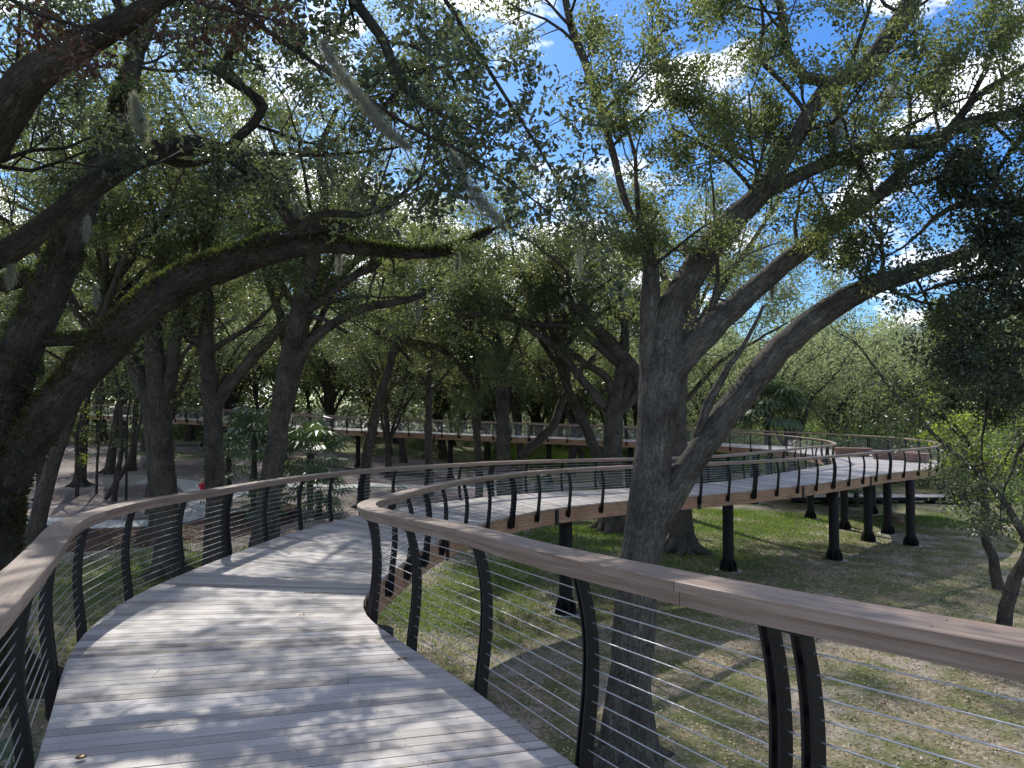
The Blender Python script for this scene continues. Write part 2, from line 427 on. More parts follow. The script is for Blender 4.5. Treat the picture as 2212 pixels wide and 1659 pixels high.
# ------------------------------------------------------------------ ground
def axis(a, b, fine_a, fine_b, s1, s2):
    l = []
    x = a
    while x < b:
        l.append(x); x += s1 if fine_a <= x <= fine_b else s2
    l.append(b); return np.array(l)
xs = axis(-600, 600, -45, 45, .5, 12); ys = axis(-100, 900, -5, 110, .5, 14)
XX, YY = np.meshgrid(xs, ys); ZZ = gz(XX, YY)
mb = MB(); nx, ny = len(xs), len(ys)
ii = (np.arange(ny - 1)[:, None] * nx + np.arange(nx - 1)[None]).ravel()
PATCH = [(-11.5, 25.5, 3.4, 3.6), (-8, 22, 2.5, 2.5), (-.8, 27, 2.6, 5.5), (-2.8, 23, 2.2, 3), (3.5, 36, 4, 5), (10.5, 39, 5.5, 3.2), (8.5, 32, 2.5, 3), (28, 45, 9, 3.5), (14, 44, 5, 3), (5, 29, 2.5, 2.5), (-8.5, 29, 2, 2), (24, 52, 6, 2.5), (-30, 66, 8, 3)]
def gd(x, y):
    s = np.zeros(np.shape(x))
    for (a, b, ra, rb) in PATCH: s = np.maximum(s, np.exp(-(((x - a) / ra) ** 2 + ((y - b) / rb) ** 2)))
    nz = .5 + .5 * np.sin(x * 1.3 + np.sin(y * .9)) * np.sin(y * 1.1 + 1.2 * np.sin(x * .8))
    return np.clip(s * 1.3 * (nz * .6 + .4) + .04, 0, 1)
mb.add(np.stack([XX, YY, ZZ], -1).reshape(-1, 3), np.stack([ii, ii + 1, ii + nx + 1, ii + nx], 1), c=gd(XX, YY).ravel())
tag(mb.build('ground', M['ground'], smooth=True), kind='structure')

def ribbon(name, pix, width, m, lift=.03, closed=False, step=.5, world=None):
    P = np.array([ground_at(*p)[:2] for p in pix]) if world is None else np.array(world, float)
    P3 = np.c_[P, np.zeros(len(P))]; P3, W = smooth_path(P3, np.full(len(P), 1.0) if np.isscalar(width) else np.array(width), step)
    if np.isscalar(width): W = W * width
    P = P3[:, :2]; T = nrm(np.gradient(P, axis=0)); N = np.stack([-T[:, 1], T[:, 0]], 1)
    mb = MB(); cols = [-.5, -.25, 0, .25, .5]; V = []
    for c in cols:
        q = P + N * (W * c)[:, None]; V.append(np.c_[q, gz(q[:, 0], q[:, 1]) + lift])
    V.insert(0, V[0] - [0, 0, .2]); V.append(V[-1] - [0, 0, .2])
    V = np.array(V); n = len(P); k = len(V); q = []
    for a in range(k - 1):
        i = np.arange(n - 1); q.append(np.stack([a * n + i, a * n + i + 1, (a + 1) * n + i + 1, (a + 1) * n + i], 1))
    mb.add(V.reshape(-1, 3), np.concatenate(q)[:, ::-1])
    return tag(mb.build(name, m), kind='structure')
ribbon('path', [(-120, 1120), (20, 1124), (130, 1128), (230, 1134), (330, 1131), (400, 1118), (445, 1096), (475, 1076), (530, 1060), (600, 1052), (738, 1052), (900, 1053), (1144, 1049), (1420, 1046)], 1.9, M['concrete'], .05)
ribbon('side_path', [(455, 1100), (432, 1075), (425, 1058), (400, 1044), (360, 1040), (300, 1042)], 1.7, M['concrete'], .056)
ribbon('mulch_bed', [(-150, 1165), (60, 1150), (240, 1160), (400, 1150), (540, 1120), (640, 1090)], [1, 4.5, 5.5, 5.5, 4.5, .5], M['mulch'], .02)
ribbon('far_path', [(2020, 1053), (2120, 1049), (2250, 1046), (2400, 1040)], 1.8, M['concrete'], .05)
mb = MB()

# ------------------------------------------------------------------ the boardwalk
ST = [(-.3, -4, 3.5, -3.4, 1.45), (-.75, -1, 2.6, .35, 1.63), (-1.55, 1.9, .96, 2.68, 1.755), (-2.27, 3.5, .2, 4.15, 1.87), (-2.86, 4.7, -.35, 5.3, 1.94),
      (-3.52, 6.0, -.93, 6.4, 2.02), (-4.0, 7.25, -1.45, 7.54, 2.11), (-4.32, 8.75, -1.68, 8.7, 2.2), (-4.42, 10.8, -1.70, 10.2, 2.32), (-4.30, 13.8, -1.6, 12.2, 2.45),
      (-3.9, 16.6, -1.36, 14.3, 2.58), (-3.15, 19.0, -.9, 16.3, 2.68), (-1.9, 21.3, -.1, 18.5, 2.78), (-.2, 23.6, 1.1, 20.6, 2.87), (2.4, 25.6, 3.4, 22.9, 2.95),
      (5.2, 27.5, 6.3, 25.0, 3.03), (8.3, 30.0, 9.6, 27.6, 3.11), (12.0, 34.2, 13.4, 31.0, 3.18), (15.2, 38, 17.4, 34.8, 3.22), (17.3, 40.4, 20.6, 37.4, 3.24),
      (18.2, 42.5, 23.2, 40.6, 3.24), (18.7, 45, 24.5, 44.5, 3.23), (18.6, 48, 24.3, 48.5, 3.2), (17.4, 51.2, 21.5, 53.0, 3.12), (14.5, 53.6, 16.5, 56.8, 3.0),
      (10, 55.5, 11, 58.6, 2.85), (3, 57.5, 3.3, 60.7, 2.66), (-5, 60.5, -4.6, 63.7, 2.48), (-14, 64, -13, 67.1, 2.26), (-22, 68, -21, 71.2, 1.95),
      (-31, 72.5, -29.8, 75.6, 1.58), (-42, 77, -41, 80, 1.2), (-54, 81, -53.5, 84.2, .9)]
A_ = np.array([(s[0], s[1], CZ - s[4]) for s in ST]); B_ = np.array([(s[2], s[3], CZ - s[4]) for s in ST])
SUB = 3
def cr(P):
    Q = np.vstack([2 * P[0] - P[1], P, 2 * P[-1] - P[-2]]); out = []
    for i in range(len(P) - 1):
        for k in range(SUB):
            t = k / SUB; p0, p1, p2, p3 = Q[i:i + 4]
            out.append(.5 * ((2 * p1) + (-p0 + p2) * t + (2 * p0 - 5 * p1 + 4 * p2 - p3) * t * t + (-p0 + 3 * p1 - 3 * p2 + p3) * t ** 3))
    out.append(P[-1]); return np.array(out)
EA, EB = cr(A_), cr(B_)

boardwalk = empty('elevated_boardwalk', (0, 8, CZ - 2), 'long curving raised wooden walkway with cable railings winding between the oak trees on black columns', 'boardwalk')
bw_off = np.array([0, 8, CZ - 2.0])
def bw(mb_, name, m, parent=boardwalk, smooth=False, loc=bw_off):
    return mb_.build(name, m, parent, smooth, loc)

def clip(poly, a, b):
    """keep the part of the polygon left of line a->b (2D)"""
    out = []; n = len(poly)
    def side(p): return (b[0] - a[0]) * (p[1] - a[1]) - (b[1] - a[1]) * (p[0] - a[0])
    for i in range(n):
        p, q = poly[i], poly[(i + 1) % n]; sp, sq = side(p), side(q)
        if sp >= 0: out.append(p)
        if (sp > 0) != (sq > 0) and abs(sp - sq) > 1e-12:
            t = sp / (sp - sq); out.append((p[0] + (q[0] - p[0]) * t, p[1] + (q[1] - p[1]) * t))
    return out

deck = MB(); screws = MB()
SEG = 2 * SUB // 2
idx = list(range(0, len(EA), SEG))
# near part: coarser wedges so that the boards run parallel; plank width 0.137 + gap
PW = .118; GAP = .0085
for a_, b_ in zip(idx[:-1], idx[1:]):
    quad = [tuple(EA[a_][:2]), tuple(EB[a_][:2])] + [tuple(EB[i][:2]) for i in range(a_ + 1, b_ + 1)] + [tuple(EA[i][:2]) for i in range(b_, a_, -1)]
    d = nrm((EB[a_] - EA[a_])[:2]) + nrm((EB[b_] - EA[b_])[:2]); d = nrm(d); n = np.array([-d[1], d[0]])
    za, zb = EA[a_][2], EA[b_][2]
    la = (np.array(quad[0]), nrm(EB[a_][:2] - EA[a_][:2])); lb = (np.array(EA[b_][:2]), nrm(EB[b_][:2] - EA[b_][:2]))
    def zf(x, y):
        da = abs((x - la[0][0]) * -la[1][1] + (y - la[0][1]) * la[1][0]); db = abs((x - lb[0][0]) * -lb[1][1] + (y - lb[0][1]) * lb[1][0])
        t = da / max(da + db, 1e-6); return za * (1 - t) + zb * t
    pr = [np.dot(np.array(q), n) for q in quad]; o = min(pr); yy = np.mean([q[1] for q in quad])
    pw = PW if yy < 34 else PW * 2
    cen = np.mean(np.array(quad), 0)
    while o < max(pr):
        lo, hi = o + GAP / 2, o + pw - GAP / 2
        # orientation-safe clipping with half planes along d
        def hp(v): return np.array(d) * 0 + n * v
        poly = quad
        p0 = n * lo; poly = clip(poly, p0, p0 + d)
        if len(poly) > 2:
            p1 = n * hi; poly = clip(poly, p1, p1 - d)
        if len(poly) < 3:
            poly = []
        if poly:
            area = sum(poly[i][0] * poly[(i + 1) % len(poly)][1] - poly[(i + 1) % len(poly)][0] * poly[i][1] for i in range(len(poly))) / 2
            if area < 0: poly = poly[::-1]
            if abs(area) > .004:
                # butt joints split some boards in two
                parts = [poly]
                if yy < 30 and random.random() < .1:
                    s = np.dot(cen, d) + random.choice([-.7, 0, .7])
                    q0 = d * s
                    l = clip(poly, q0 + d * -.002, q0 + d * -.002 + n); r = clip(poly, q0 + d * .002, q0 + d * .002 - n)
                    parts = [q for q in (l, r) if len(q) > 2]
                for q_ in parts:
                    cc = random.random() ** 1.0; sh = random.uniform(0, 50)
                    if random.random() < .07: cc = random.uniform(0, .1)
                    dz = random.uniform(-.0015, .0015)
                    zt = [zf(*p) + dz for p in q_]
                    deck.poly_prism(q_, [z - .035 for z in zt], zt, lambda v: (v[0] * d[0] + v[1] * d[1] + sh, v[0] * n[0] + v[1] * n[1], sh), cc)
                if yy < 15:
                    xs_ = [p[0] * d[0] + p[1] * d[1] for p in poly]; m0, m1 = min(xs_), max(xs_)
                    mm = (lo + hi) / 2
                    for s in np.linspace(m0 + .12, m1 - .12, 5 if m1 - m0 > 2.2 else 3):
                        for e in (-.035, .035):
                            p = d * s + n * (mm + e) + rng.normal(0, .004, 2)
                            z = zf(*p) + .0035
                            aa = np.arange(6) / 6 * 6.283
                            screws.add(np.c_[p[0] + .0042 * np.cos(aa), p[1] + .0042 * np.sin(aa), np.full(6, z)], None, [(0, i, i + 1) for i in range(1, 5)])
        o += pw
bw(deck, 'deck', M['deck'])
so = bw(screws, 'deck_screws', M['black_steel']); so['kind'] = 'stuff'

def offset_edge(E, r, zoff=0.0, sgn=1):
    T = nrm(np.gradient(E[:, :2], axis=0)); N = np.stack([-T[:, 1], T[:, 0]], 1) * sgn
    return np.c_[E[:, :2] + N * r, E[:, 2] + zoff]
def sweep(mb_, E, sgn, prof, lens=None, gap=.0, c=None, i0=0, i1=None):
    """prof: list of (r outward, z); E edge; board pieces of length lens"""
    E = E[i0:i1]
    T = nrm(np.gradient(E[:, :2], axis=0)); N = np.stack([-T[:, 1], T[:, 0]], 1) * sgn
    L = np.concatenate([[0], np.cumsum(np.linalg.norm(np.diff(E[:, :2], axis=0), axis=1))])
    k = len(prof); tot = L[-1]; lens = lens or tot
    s = 0.0
    while s < tot - .05:
        e = min(tot, s + lens); mid = [l for l in L if s + .03 < l < e - gap - .03]
        ts = np.array([s] + mid + [e - gap])
        X = np.interp(ts, L, E[:, 0]); Y = np.interp(ts, L, E[:, 1]); Z = np.interp(ts, L, E[:, 2])
        NX = np.interp(ts, L, N[:, 0]); NY = np.interp(ts, L, N[:, 1])
        V = []; bk = []; sh = random.uniform(0, 30)
        for (r, z) in prof:
            V.append(np.c_[X + NX * r, Y + NY * r, Z + z]); bk.append(np.c_[ts + sh, np.full(len(ts), r), np.full(len(ts), z)])
        n = len(ts); q = []
        for a in range(k):
            i = np.arange(n - 1); b = (a + 1) % k
            q.append(np.stack([a * n + i, b * n + i, b * n + i + 1, a * n + i + 1], 1))
        q = np.concatenate(q)
        caps = [tuple(a * n for a in range(k))][0]; cape = tuple(a * n + n - 1 for a in range(k))
        tr = [(caps[0], caps[i + 1], caps[i]) for i in range(1, k - 1)] + [(cape[0], cape[i], cape[i + 1]) for i in range(1, k - 1)]
        if sgn < 0: q = q[:, ::-1]; tr = [t[::-1] for t in tr]
        mb_.add(np.concatenate(V), q, tr, np.concatenate(bk), random.random() if c is None else c)
        s = e

def fine_edge(E, n=3):
    P, _ = smooth_path(E, np.ones(len(E)), 10) if False else (E, None)
    return E

POST_PROF = [(-.30, .05), (-.22, .035), (-.08, .036), (.05, .045), (.2, .064), (.36, .082), (.52, .09), (.68, .084), (.82, .062), (.92, .036), (.955, .022)]
def prof_r(z):
    return float(np.interp(z, [p[0] for p in POST_PROF], [p[1] for p in POST_PROF]))
post_me = {}
def post_mesh(kind):
    if kind in post_me: return post_me[kind]
    mb_ = MB()
    zs = np.linspace(-.30, .955, 22); rs = np.array([np.interp(z, [p[0] for p in POST_PROF], [p[1] for p in POST_PROF]) for z in zs])
    # smooth the profile
    rs = np.convolve(np.r_[rs[0], rs, rs[-1]], [.25, .5, .25], 'valid')
    w = np.interp(zs, [-.30, -.24, -.1, .5, .965], [.03, .068, .08, .072, .06])
    def plate(y0, y1):
        V = []
        for z, r, ww in zip(zs, rs, w):
            for (a, y) in ((0, y0), (ww, y0), (ww, y1), (0, y1)): V.append((r + a - .02, y, z))
        n = len(zs); q = []
        for i in range(n - 1):
            for j in range(4): q.append((i * 4 + j, i * 4 + (j + 1) % 4, i * 4 + 4 + (j + 1) % 4, i * 4 + 4 + j))
        q += [(3, 2, 1, 0), (n * 4 - 4, n * 4 - 3, n * 4 - 2, n * 4 - 1)]
        mb_.add(V, q)
    if kind == 'single':
        plate(-.026, -.013); plate(.013, .026)
        for z in (-.2, -.1, .12, .3, .48, .66, .84): box(mb_, (prof_r(z) + .02, 0, z), .03, .04, .03)
        box(mb_, (.028, 0, .9585), .10, .09, .009)
    else:
        for y in (-.068, .068):
            plate(y - .026, y - .013); plate(y + .013, y + .026)
            for z in (-.2, -.1, .12, .3, .48, .66, .84): box(mb_, (prof_r(z) + .02, y, z), .03, .03, .03)
        box(mb_, (.028, 0, .9585), .10, .24, .009)
    box(mb_, (-.005, 0, -.19), .05, .14 if kind == 'single' else .28, .18)
    o = mb_.build('railing_post', M['black_steel']); bpy.data.objects.remove(o)
    post_me[kind] = bpy.data.meshes['railing_post'] if kind == 'single' else bpy.data.meshes[-1]
    return post_me[kind]

def make_post_mesh(kind):
    before = set(bpy.data.meshes.keys()); post_mesh(kind)
    new = [k for k in bpy.data.meshes.keys() if k not in before]
    if new: post_me[kind] = bpy.data.meshes[new[0]]
    return post_me[kind]
make_post_mesh('single'); make_post_mesh('double')

def railing(E, sgn, label, start_s, step_, dbl):
    """E: edge polyline, outward = left normal * sgn"""
    root = boardwalk
    rl = empty('railing', (0, 0, 0), None, None, None, boardwalk); rl['label'] = label
    rl.location = (0, 0, 0)
    T = nrm(np.gradient(E[:, :2], axis=0)); N = np.stack([-T[:, 1], T[:, 0]], 1) * sgn
    L = np.concatenate([[0], np.cumsum(np.linalg.norm(np.diff(E[:, :2], axis=0), axis=1))])
    s = start_s; k = 0; S = []
    while s < L[-1]:
        S.append(s); y = np.interp(s, L, E[:, 1])
        s += step_ if y < 14 else 1.5; k += 1
    S = np.array(S)[:100]
    P = np.c_[np.interp(S, L, E[:, 0]), np.interp(S, L, E[:, 1]), np.interp(S, L, E[:, 2])]
    NN = nrm(np.c_[np.interp(S, L, N[:, 0]), np.interp(S, L, N[:, 1])])
    for i, (p, n) in enumerate(zip(P, NN)):
        kind = 'double' if i % 4 == dbl else 'single'
        o = bpy.data.objects.new('railing_post', post_me[kind]); col.objects.link(o); o.parent = rl
        o.location = np.array(p) - bw_off; o.rotation_euler = (0, 0, math.atan2(n[1], n[0]))
        if kind == 'double': o['label'] = 'double post where two railing sections meet'
    # cables: straight runs between posts
    for j in range(11):
        z = .07 + j * .0805; r = prof_r(z) + .018
        mb_ = MB(); rr = .0036
        C = np.c_[P[:, :2] + NN * r, P[:, 2] + z]
        n = len(C); ang = np.arange(5) / 5 * 6.283
        V = C[:, None] + rr * np.stack([NN[:, None, 0] * np.cos(ang)[None], NN[:, None, 1] * np.cos(ang)[None], np.ones((n, 1)) * np.sin(ang)[None]], -1)
        i_ = np.arange(n - 1)[:, None] * 5; jj = np.arange(5)[None]; j2 = (jj + 1) % 5
        mb_.add(V.reshape(-1, 3), np.stack([i_ + jj, i_ + j2, i_ + 5 + j2, i_ + 5 + jj], -1).reshape(-1, 4))
        bw(mb_, 'cable', M['cable'], rl, True)
    # handrail: wide cap board on a narrower lower board
    h = MB()
    i0 = 0; cc = .02
    b = .012
    sweep(h, E, sgn, [(-.088 + cc, 1.024), (.108 + cc, 1.024), (.110 + cc, 1.026), (.110 + cc, 1.064), (.106 + cc, 1.068), (-.086 + cc, 1.068), (-.090 + cc, 1.064), (-.090 + cc, 1.026)], 2.4, .005)
    sweep(h, E, sgn, [(-.060 + cc, .964), (.080 + cc, .964), (.080 + cc, 1.0225), (-.060 + cc, 1.0225)], 2.4, .005)
    ho = bw(h, 'handrail', M['rail_wood'], rl)
    return rl, P

# edge A: outward is to the left of travel
EAf = smooth_path(EA, np.ones(len(EA)), .45)[0]; EBf = smooth_path(EB, np.ones(len(EB)), .45)[0]
def arc_to(E, x, y):
    L = np.concatenate([[0], np.cumsum(np.linalg.norm(np.diff(E[:, :2], axis=0), axis=1))]); return L[np.argmin((E[:, 0] - x) ** 2 + (E[:, 1] - y) ** 2)]
sA = arc_to(smooth_path(EA, np.ones(len(EA)), .02)[0], -4.3, 8.6); sB = arc_to(smooth_path(EB, np.ones(len(EB)), .02)[0], .32, 3.9)
kA = int(sA / 1.62); kB = int(sB / 1.36)
railA, PA = railing(EAf, 1, 'railing along the outer left edge, continuing round the inside of the far bend', sA - kA * 1.62, 1.62, (kA + 2) % 4)
railB, PB = railing(EBf, -1, 'railing along the near right edge, folding back round the inner corner and the far platform', sB - kB * 1.36, 1.36, (kB - 1) % 4)

beam = MB()
sweep(beam, EAf, 1, [(-.17, -.44), (-.015, -.44), (-.015, -.037), (-.17, -.037)], 6.5, .03, .6)
bw(beam, 'edge_beam', M['beam_wood'])
beam = MB()
sweep(beam, EBf, -1, [(-.17, -.44), (-.015, -.44), (-.015, -.037), (-.17, -.037)], 6.5, .03, .6)
bw(beam, 'edge_beam', M['beam_wood'])
fs = MB()
for E, sg in ((EAf, 1), (EBf, -1)):
    T_ = nrm(np.gradient(E[:, :2], axis=0)); N_ = np.stack([-T_[:, 1], T_[:, 0]], 1) * sg
    L_ = np.concatenate([[0], np.cumsum(np.linalg.norm(np.diff(E[:, :2], axis=0), axis=1))])
    for s_ in np.arange(.2, L_[-1], .6):
        p_ = [np.interp(s_, L_, E[:, k]) for k in range(3)]
        if p_[1] > 12: break
        n_ = [np.interp(s_, L_, N_[:, k]) for k in range(2)]
        for r_ in (-.035, .07):
            aa = np.arange(6) / 6 * 6.283
            fs.add(np.c_[p_[0] + n_[0] * r_ + .0045 * np.cos(aa), p_[1] + n_[1] * r_ + .0045 * np.sin(aa), np.full(6, p_[2] + 1.0685)], None, [(0, i, i + 1) for i in range(1, 5)])
bw(fs, 'handrail_screws', M['black_steel'])['kind'] = 'stuff'
# steel joint plates on the beams and joists under the deck
def plates(E, sgn):
    L = np.concatenate([[0], np.cumsum(np.linalg.norm(np.diff(E[:, :2], axis=0), axis=1))])
    T = nrm(np.gradient(E[:, :2], axis=0)); N = np.stack([-T[:, 1], T[:, 0]], 1) * sgn
    for s in np.arange(6.49, L[-1], 6.5):
        p = np.array([np.interp(s, L, E[:, k]) for k in range(3)]); n = nrm(np.array([np.interp(s, L, N[:, 0]), np.interp(s, L, N[:, 1])]))
        mb_ = MB(); box(mb_, (0, 0, 0), .03, .14, .42, math.atan2(n[1], n[0]))
        o = mb_.build('joint_plate', M['black_steel'], boardwalk)
        q = np.array([p[0] + n[0] * .002, p[1] + n[1] * .002, p[2] - .255]); o.location = q - bw_off
plates(EAf, 1); plates(EBf, -1)
joist = MB()
for i in range(4, len(EA) - 1, 1):
    a, b = EA[i], EB[i]; m_ = (a + b) / 2; l = np.linalg.norm(b[:2] - a[:2]) - .36
    box(joist, (m_[0], m_[1], m_[2] - .14), l, .08, .2, math.atan2(b[1] - a[1], b[0] - a[0]))
bw(joist, 'joists', M['beam_wood'])

COLS = [(1.65, 23.2), (8.2, 28.6), (13.5, 31.6), (17.35, 36.7), (19.1, 36.1), (19.6, 39.3), (17.9, 40.6), (17.4, 43.9), (16.2, 50.5), (22.5, 47), (21.5, 51), (9.0, 57),
        (2.9, 58.9), (-5.1, 62.2), (-13.4, 65.4), (-21.4, 69.4), (-30.3, 73.9), (-41, 78.4), (-1.6, 8.9), (-3.1, 15.0)]
def deck_z(x, y):
    C = (EA + EB) / 2; i = np.argmin((C[:, 0] - x) ** 2 + (C[:, 1] - y) ** 2); return C[i, 2], i
for (x, y) in COLS:
    zt, i = deck_z(x, y); g = gz(x, y); top = zt - .46; h = top - g
    d = nrm((EB[i] - EA[i])[:2]); ang = math.atan2(d[1], d[0])
    mb_ = MB(); zz = np.linspace(-.1, h, 6)
    tube(mb_, np.c_[np.zeros(6), np.zeros(6), zz], .203, 24, cap=True)
    o = mb_.build('support_column', M['column_steel'], boardwalk, True); o.location = np.array([x, y, g]) - bw_off
    mb_ = MB(); tube(mb_, np.array([(0, 0, -.05), (0, 0, .03)]), .36, 20, cap=True)
    for k in range(8):
        a = k / 8 * 6.283 + .2; cx_, sy_ = math.cos(a), math.sin(a)
        pr = [(.2, .03), (.34, .03), (.33, .22), (.2, .52)]; t = .012
        V = [(cx_ * r - sy_ * s * t, sy_ * r + cx_ * s * t, z) for s in (-1, 1) for (r, z) in pr]
        mb_.add(V, [(0, 1, 2, 3), (7, 6, 5, 4), (0, 4, 5, 1), (1, 5, 6, 2), (2, 6, 7, 3), (3, 7, 4, 0)])
    mb_.build('base_flange', M['column_steel'], o)
    mb_ = MB(); tube(mb_, np.array([(0, 0, -.06), (0, 0, .012)]), .5, 20, cap=True)
    mb_.build('footing', M['concrete'], o)
    # crosshead below the beams
    a, b = EA[i], EB[i]; l = min(np.linalg.norm(b[:2] - a[:2]) - .3, 3.0); m_ = (a + b) / 2
    mb_ = MB(); box(mb_, (0, 0, 0), l, .22, .2, ang)
    c_ = mb_.build('crosshead', M['column_steel'], o); c_.location = (m_[0] - x, m_[1] - y, h - .02 + .12)

# ------------------------------------------------------------------ trees
def trace(pts, d0=None):
    """pts: (px, py, width_px[, distance])"""
    P = []; R = []
    for p in pts:
        d = p[3] if len(p) > 3 else d0
        P.append(at(p[0], p[1], d)); R.append(p[2] / 2 / F * d)
    return np.array(P), np.array(R)

def twig(mb, p, d, L, r, lev, tips, grav=.04, seg=.35, spread=.9, sides=5, dens=1.0):
    n = max(3, int(L / seg)); P = [np.array(p, float)]; d = nrm(d)
    for i in range(n):
        d = nrm(d + rng.normal(0, .17, 3) + np.array([0, 0, grav])); P.append(P[-1] + d * L / n)
    P = np.array(P); R = np.linspace(r, max(r * .35, .004), n + 1)
    if r > .006: tube(mb, P, R, sides if r > .02 else 3, c=rng.uniform())
    if lev == 0:
        tips.extend(P[1:]); return
    k = max(2, int(round((2.4 + L * 1.1) * dens)))
    for j in range(k):
        t = rng.uniform(.25, 1.0); i = min(n - 1, int(t * n)); q = P[i] + (P[i + 1] - P[i]) * (t * n - i)
        T = nrm(P[i + 1] - P[i]); v = nrm(rng.normal(0, 1, 3)); v = nrm(v - T * np.dot(v, T))
        nd_ = nrm(T * rng.uniform(.5, 1.0) + v * spread + np.array([0, 0, .12]))
        twig(mb, q, nd_, L * rng.uniform(.42, .68), max(r * .5 * (1 - t * .4), .004), lev - 1, tips, grav, seg, spread, sides, dens)
    tips.append(P[-1])

def spawn(mb, P, R, tips, per_m, L, lev=1, t0=.3, up=.5, grav=.04, dens=1.0, seg=.35):
    S = np.concatenate([[0], np.cumsum(np.linalg.norm(np.diff(P, axis=0), axis=1))]); tot = S[-1]
    n = int(per_m * tot * (1 - t0)) + 1
    for s in rng.uniform(t0 * tot, tot, n):
        i = min(len(P) - 2, np.searchsorted(S, s) - 1); i = max(i, 0)
        q = P[i]; T = nrm(P[i + 1] - P[i]); v = nrm(rng.normal(0, 1, 3) + np.array([0, 0, up])); v = nrm(v - T * np.dot(v, T) * .8)
        l = L * rng.uniform(.5, 1.15)
        twig(mb, q, nrm(v + T * .4), l, min(R[i] * .45, .02 + l * .012), lev, tips, grav, seg, dens=dens)
    twig(mb, P[-1], nrm(P[-1] - P[-2]), L, R[-1], lev, tips, grav, seg, dens=dens)

def fuzz(mb, P, R, per_m, L=.07, top=True, dens_up=-.1):
    """resurrection fern on the upper side of a limb"""
    S = np.concatenate([[0], np.cumsum(np.linalg.norm(np.diff(P, axis=0), axis=1))]); n = int(per_m * S[-1])
    s = rng.uniform(0, S[-1], n); P2 = np.stack([np.interp(s, S, P[:, k]) for k in range(3)], 1); R2 = np.interp(s, S, R)
    T = nrm(np.gradient(P, axis=0)); T2 = nrm(np.stack([np.interp(s, S, T[:, k]) for k in range(3)], 1))
    v = rng.normal(0, 1, (n, 3)) + np.array([0, 0, 1.0]); v = v - T2 * np.sum(v * T2, 1, keepdims=True); v = nrm(v)
    keep = v[:, 2] + .3 * np.sin(s * 2.1) + .3 * np.sin(s * 5.3 + 1) + .25 * np.sin(s * 17) + rng.normal(0, .25, n) > dens_up
    P2, R2, v, T2 = P2[keep], R2[keep], v[keep], T2[keep]; n = len(P2)
    u = nrm(v * .7 + rng.normal(0, .6, (n, 3)) + np.array([0, 0, .1])); ll = L * rng.uniform(.5, 1.5, n)
    nn = nrm(rng.normal(0, 1, (n, 3)))
    diamonds(mb, P2 + v * (R2 * 1.0)[:, None] + u * ll[:, None] * .35, u, nn, ll, ll * .32, rng.uniform(0, 1, n))

def finish_tree(root, wood_mb, crown_mb, wm, lm, fern_mb=None, loc=None):
    loc = np.array(root.location)
    wood_mb.build('trunk', wm, root, True, loc)
    if crown_mb.n: crown_mb.build('crown', lm, root, False, loc)
    if fern_mb is not None and fern_mb.n: fern_mb.build('fern_growth', M['fern'], root, False, loc)['kind'] = 'stuff'

def oak(limbs, d0, label, group=None, wm='bark', lm='oak_leaf', L=2.0, per_m=1.0, lev=2, leafL=.09, per=14, rad=.28, fern=0, six=False, sides=12,
        flare=True, spawn_from=1, grav=.04, name='oak_tree', cat='tree', fernL=.07, dens=1.0, extra_tips=None, step=.3):
    """limbs: list of traced polylines; the first is the trunk, started at its base"""
    w = MB(); cm = MB(); fm = MB(); tips = []; base = None
    for k, lb in enumerate(limbs):
        opt = {}
        if isinstance(lb, dict): opt = lb; lb = lb['p']
        P, R = trace(lb, d0)
        if k == 0:
            base = P[0].copy(); base[2] = gz(base[0], base[1]); P[0] = base - np.array([0, 0, .15])
        P, R = smooth_path(P, R, step)
        if k == 0 and flare:
            h = P[:, 2] - base[2]; R = R * (1 + .38 * np.exp(-np.maximum(h, 0) / .45))
        if k == 0 and flare and R[0] > .2:
            r0 = R[min(3, len(R) - 1)]
            for q_ in range(7):
                a_ = q_ * .9 + rng.uniform(-.25, .25); ca, sa = math.cos(a_), math.sin(a_); l_ = r0 * rng.uniform(2.0, 3.2); b_ = base
                pts = [b_ + np.array([ca * r0 * .55, sa * r0 * .55, r0 * 1.25])]
                for t_, zz_ in ((.45, .42), (.7, .12), (1.0, -.12)):
                    a2 = a_ + rng.uniform(-.2, .2) * t_; x_, y_ = b_[0] + math.cos(a2) * l_ * t_, b_[1] + math.sin(a2) * l_ * t_
                    pts.append(np.array([x_, y_, gz(x_, y_) + r0 * zz_]))
                Pq, Rq = smooth_path(pts, [r0 * .42, r0 * .36, r0 * .24, r0 * .1], .15); tube(w, Pq, Rq, 9, .05, off=q_)
        jit = rng.normal(0, .012, P.shape) * np.minimum(1, R / .1)[:, None]; P = P + jit
        tube(w, P, R, sides if R.max() > .12 else 8, .045 if R.max() > .08 else .02, off=k * 3.1 + rng.uniform(0, 9))
        if k >= spawn_from and not opt.get('bare'):
            spawn(w, P, R, tips, opt.get('per_m', per_m), opt.get('L', L), opt.get('lev', lev), opt.get('t0', .35), grav=grav, dens=opt.get('dens', dens))
        if fern and not opt.get('nofern'): fuzz(fm, P, R, fern * max(R.mean(), .06) * 10, fernL)
    if extra_tips is not None: tips = tips + list(extra_tips)
    leaf_cloud(cm, tips, per, rad, leafL, six)
    root = empty(name, tuple(base), label, cat, group)
    finish_tree(root, w, cm, M[wm], M[lm], fm)
    print(label[:40], 'tips', len(tips))
    return root, tips

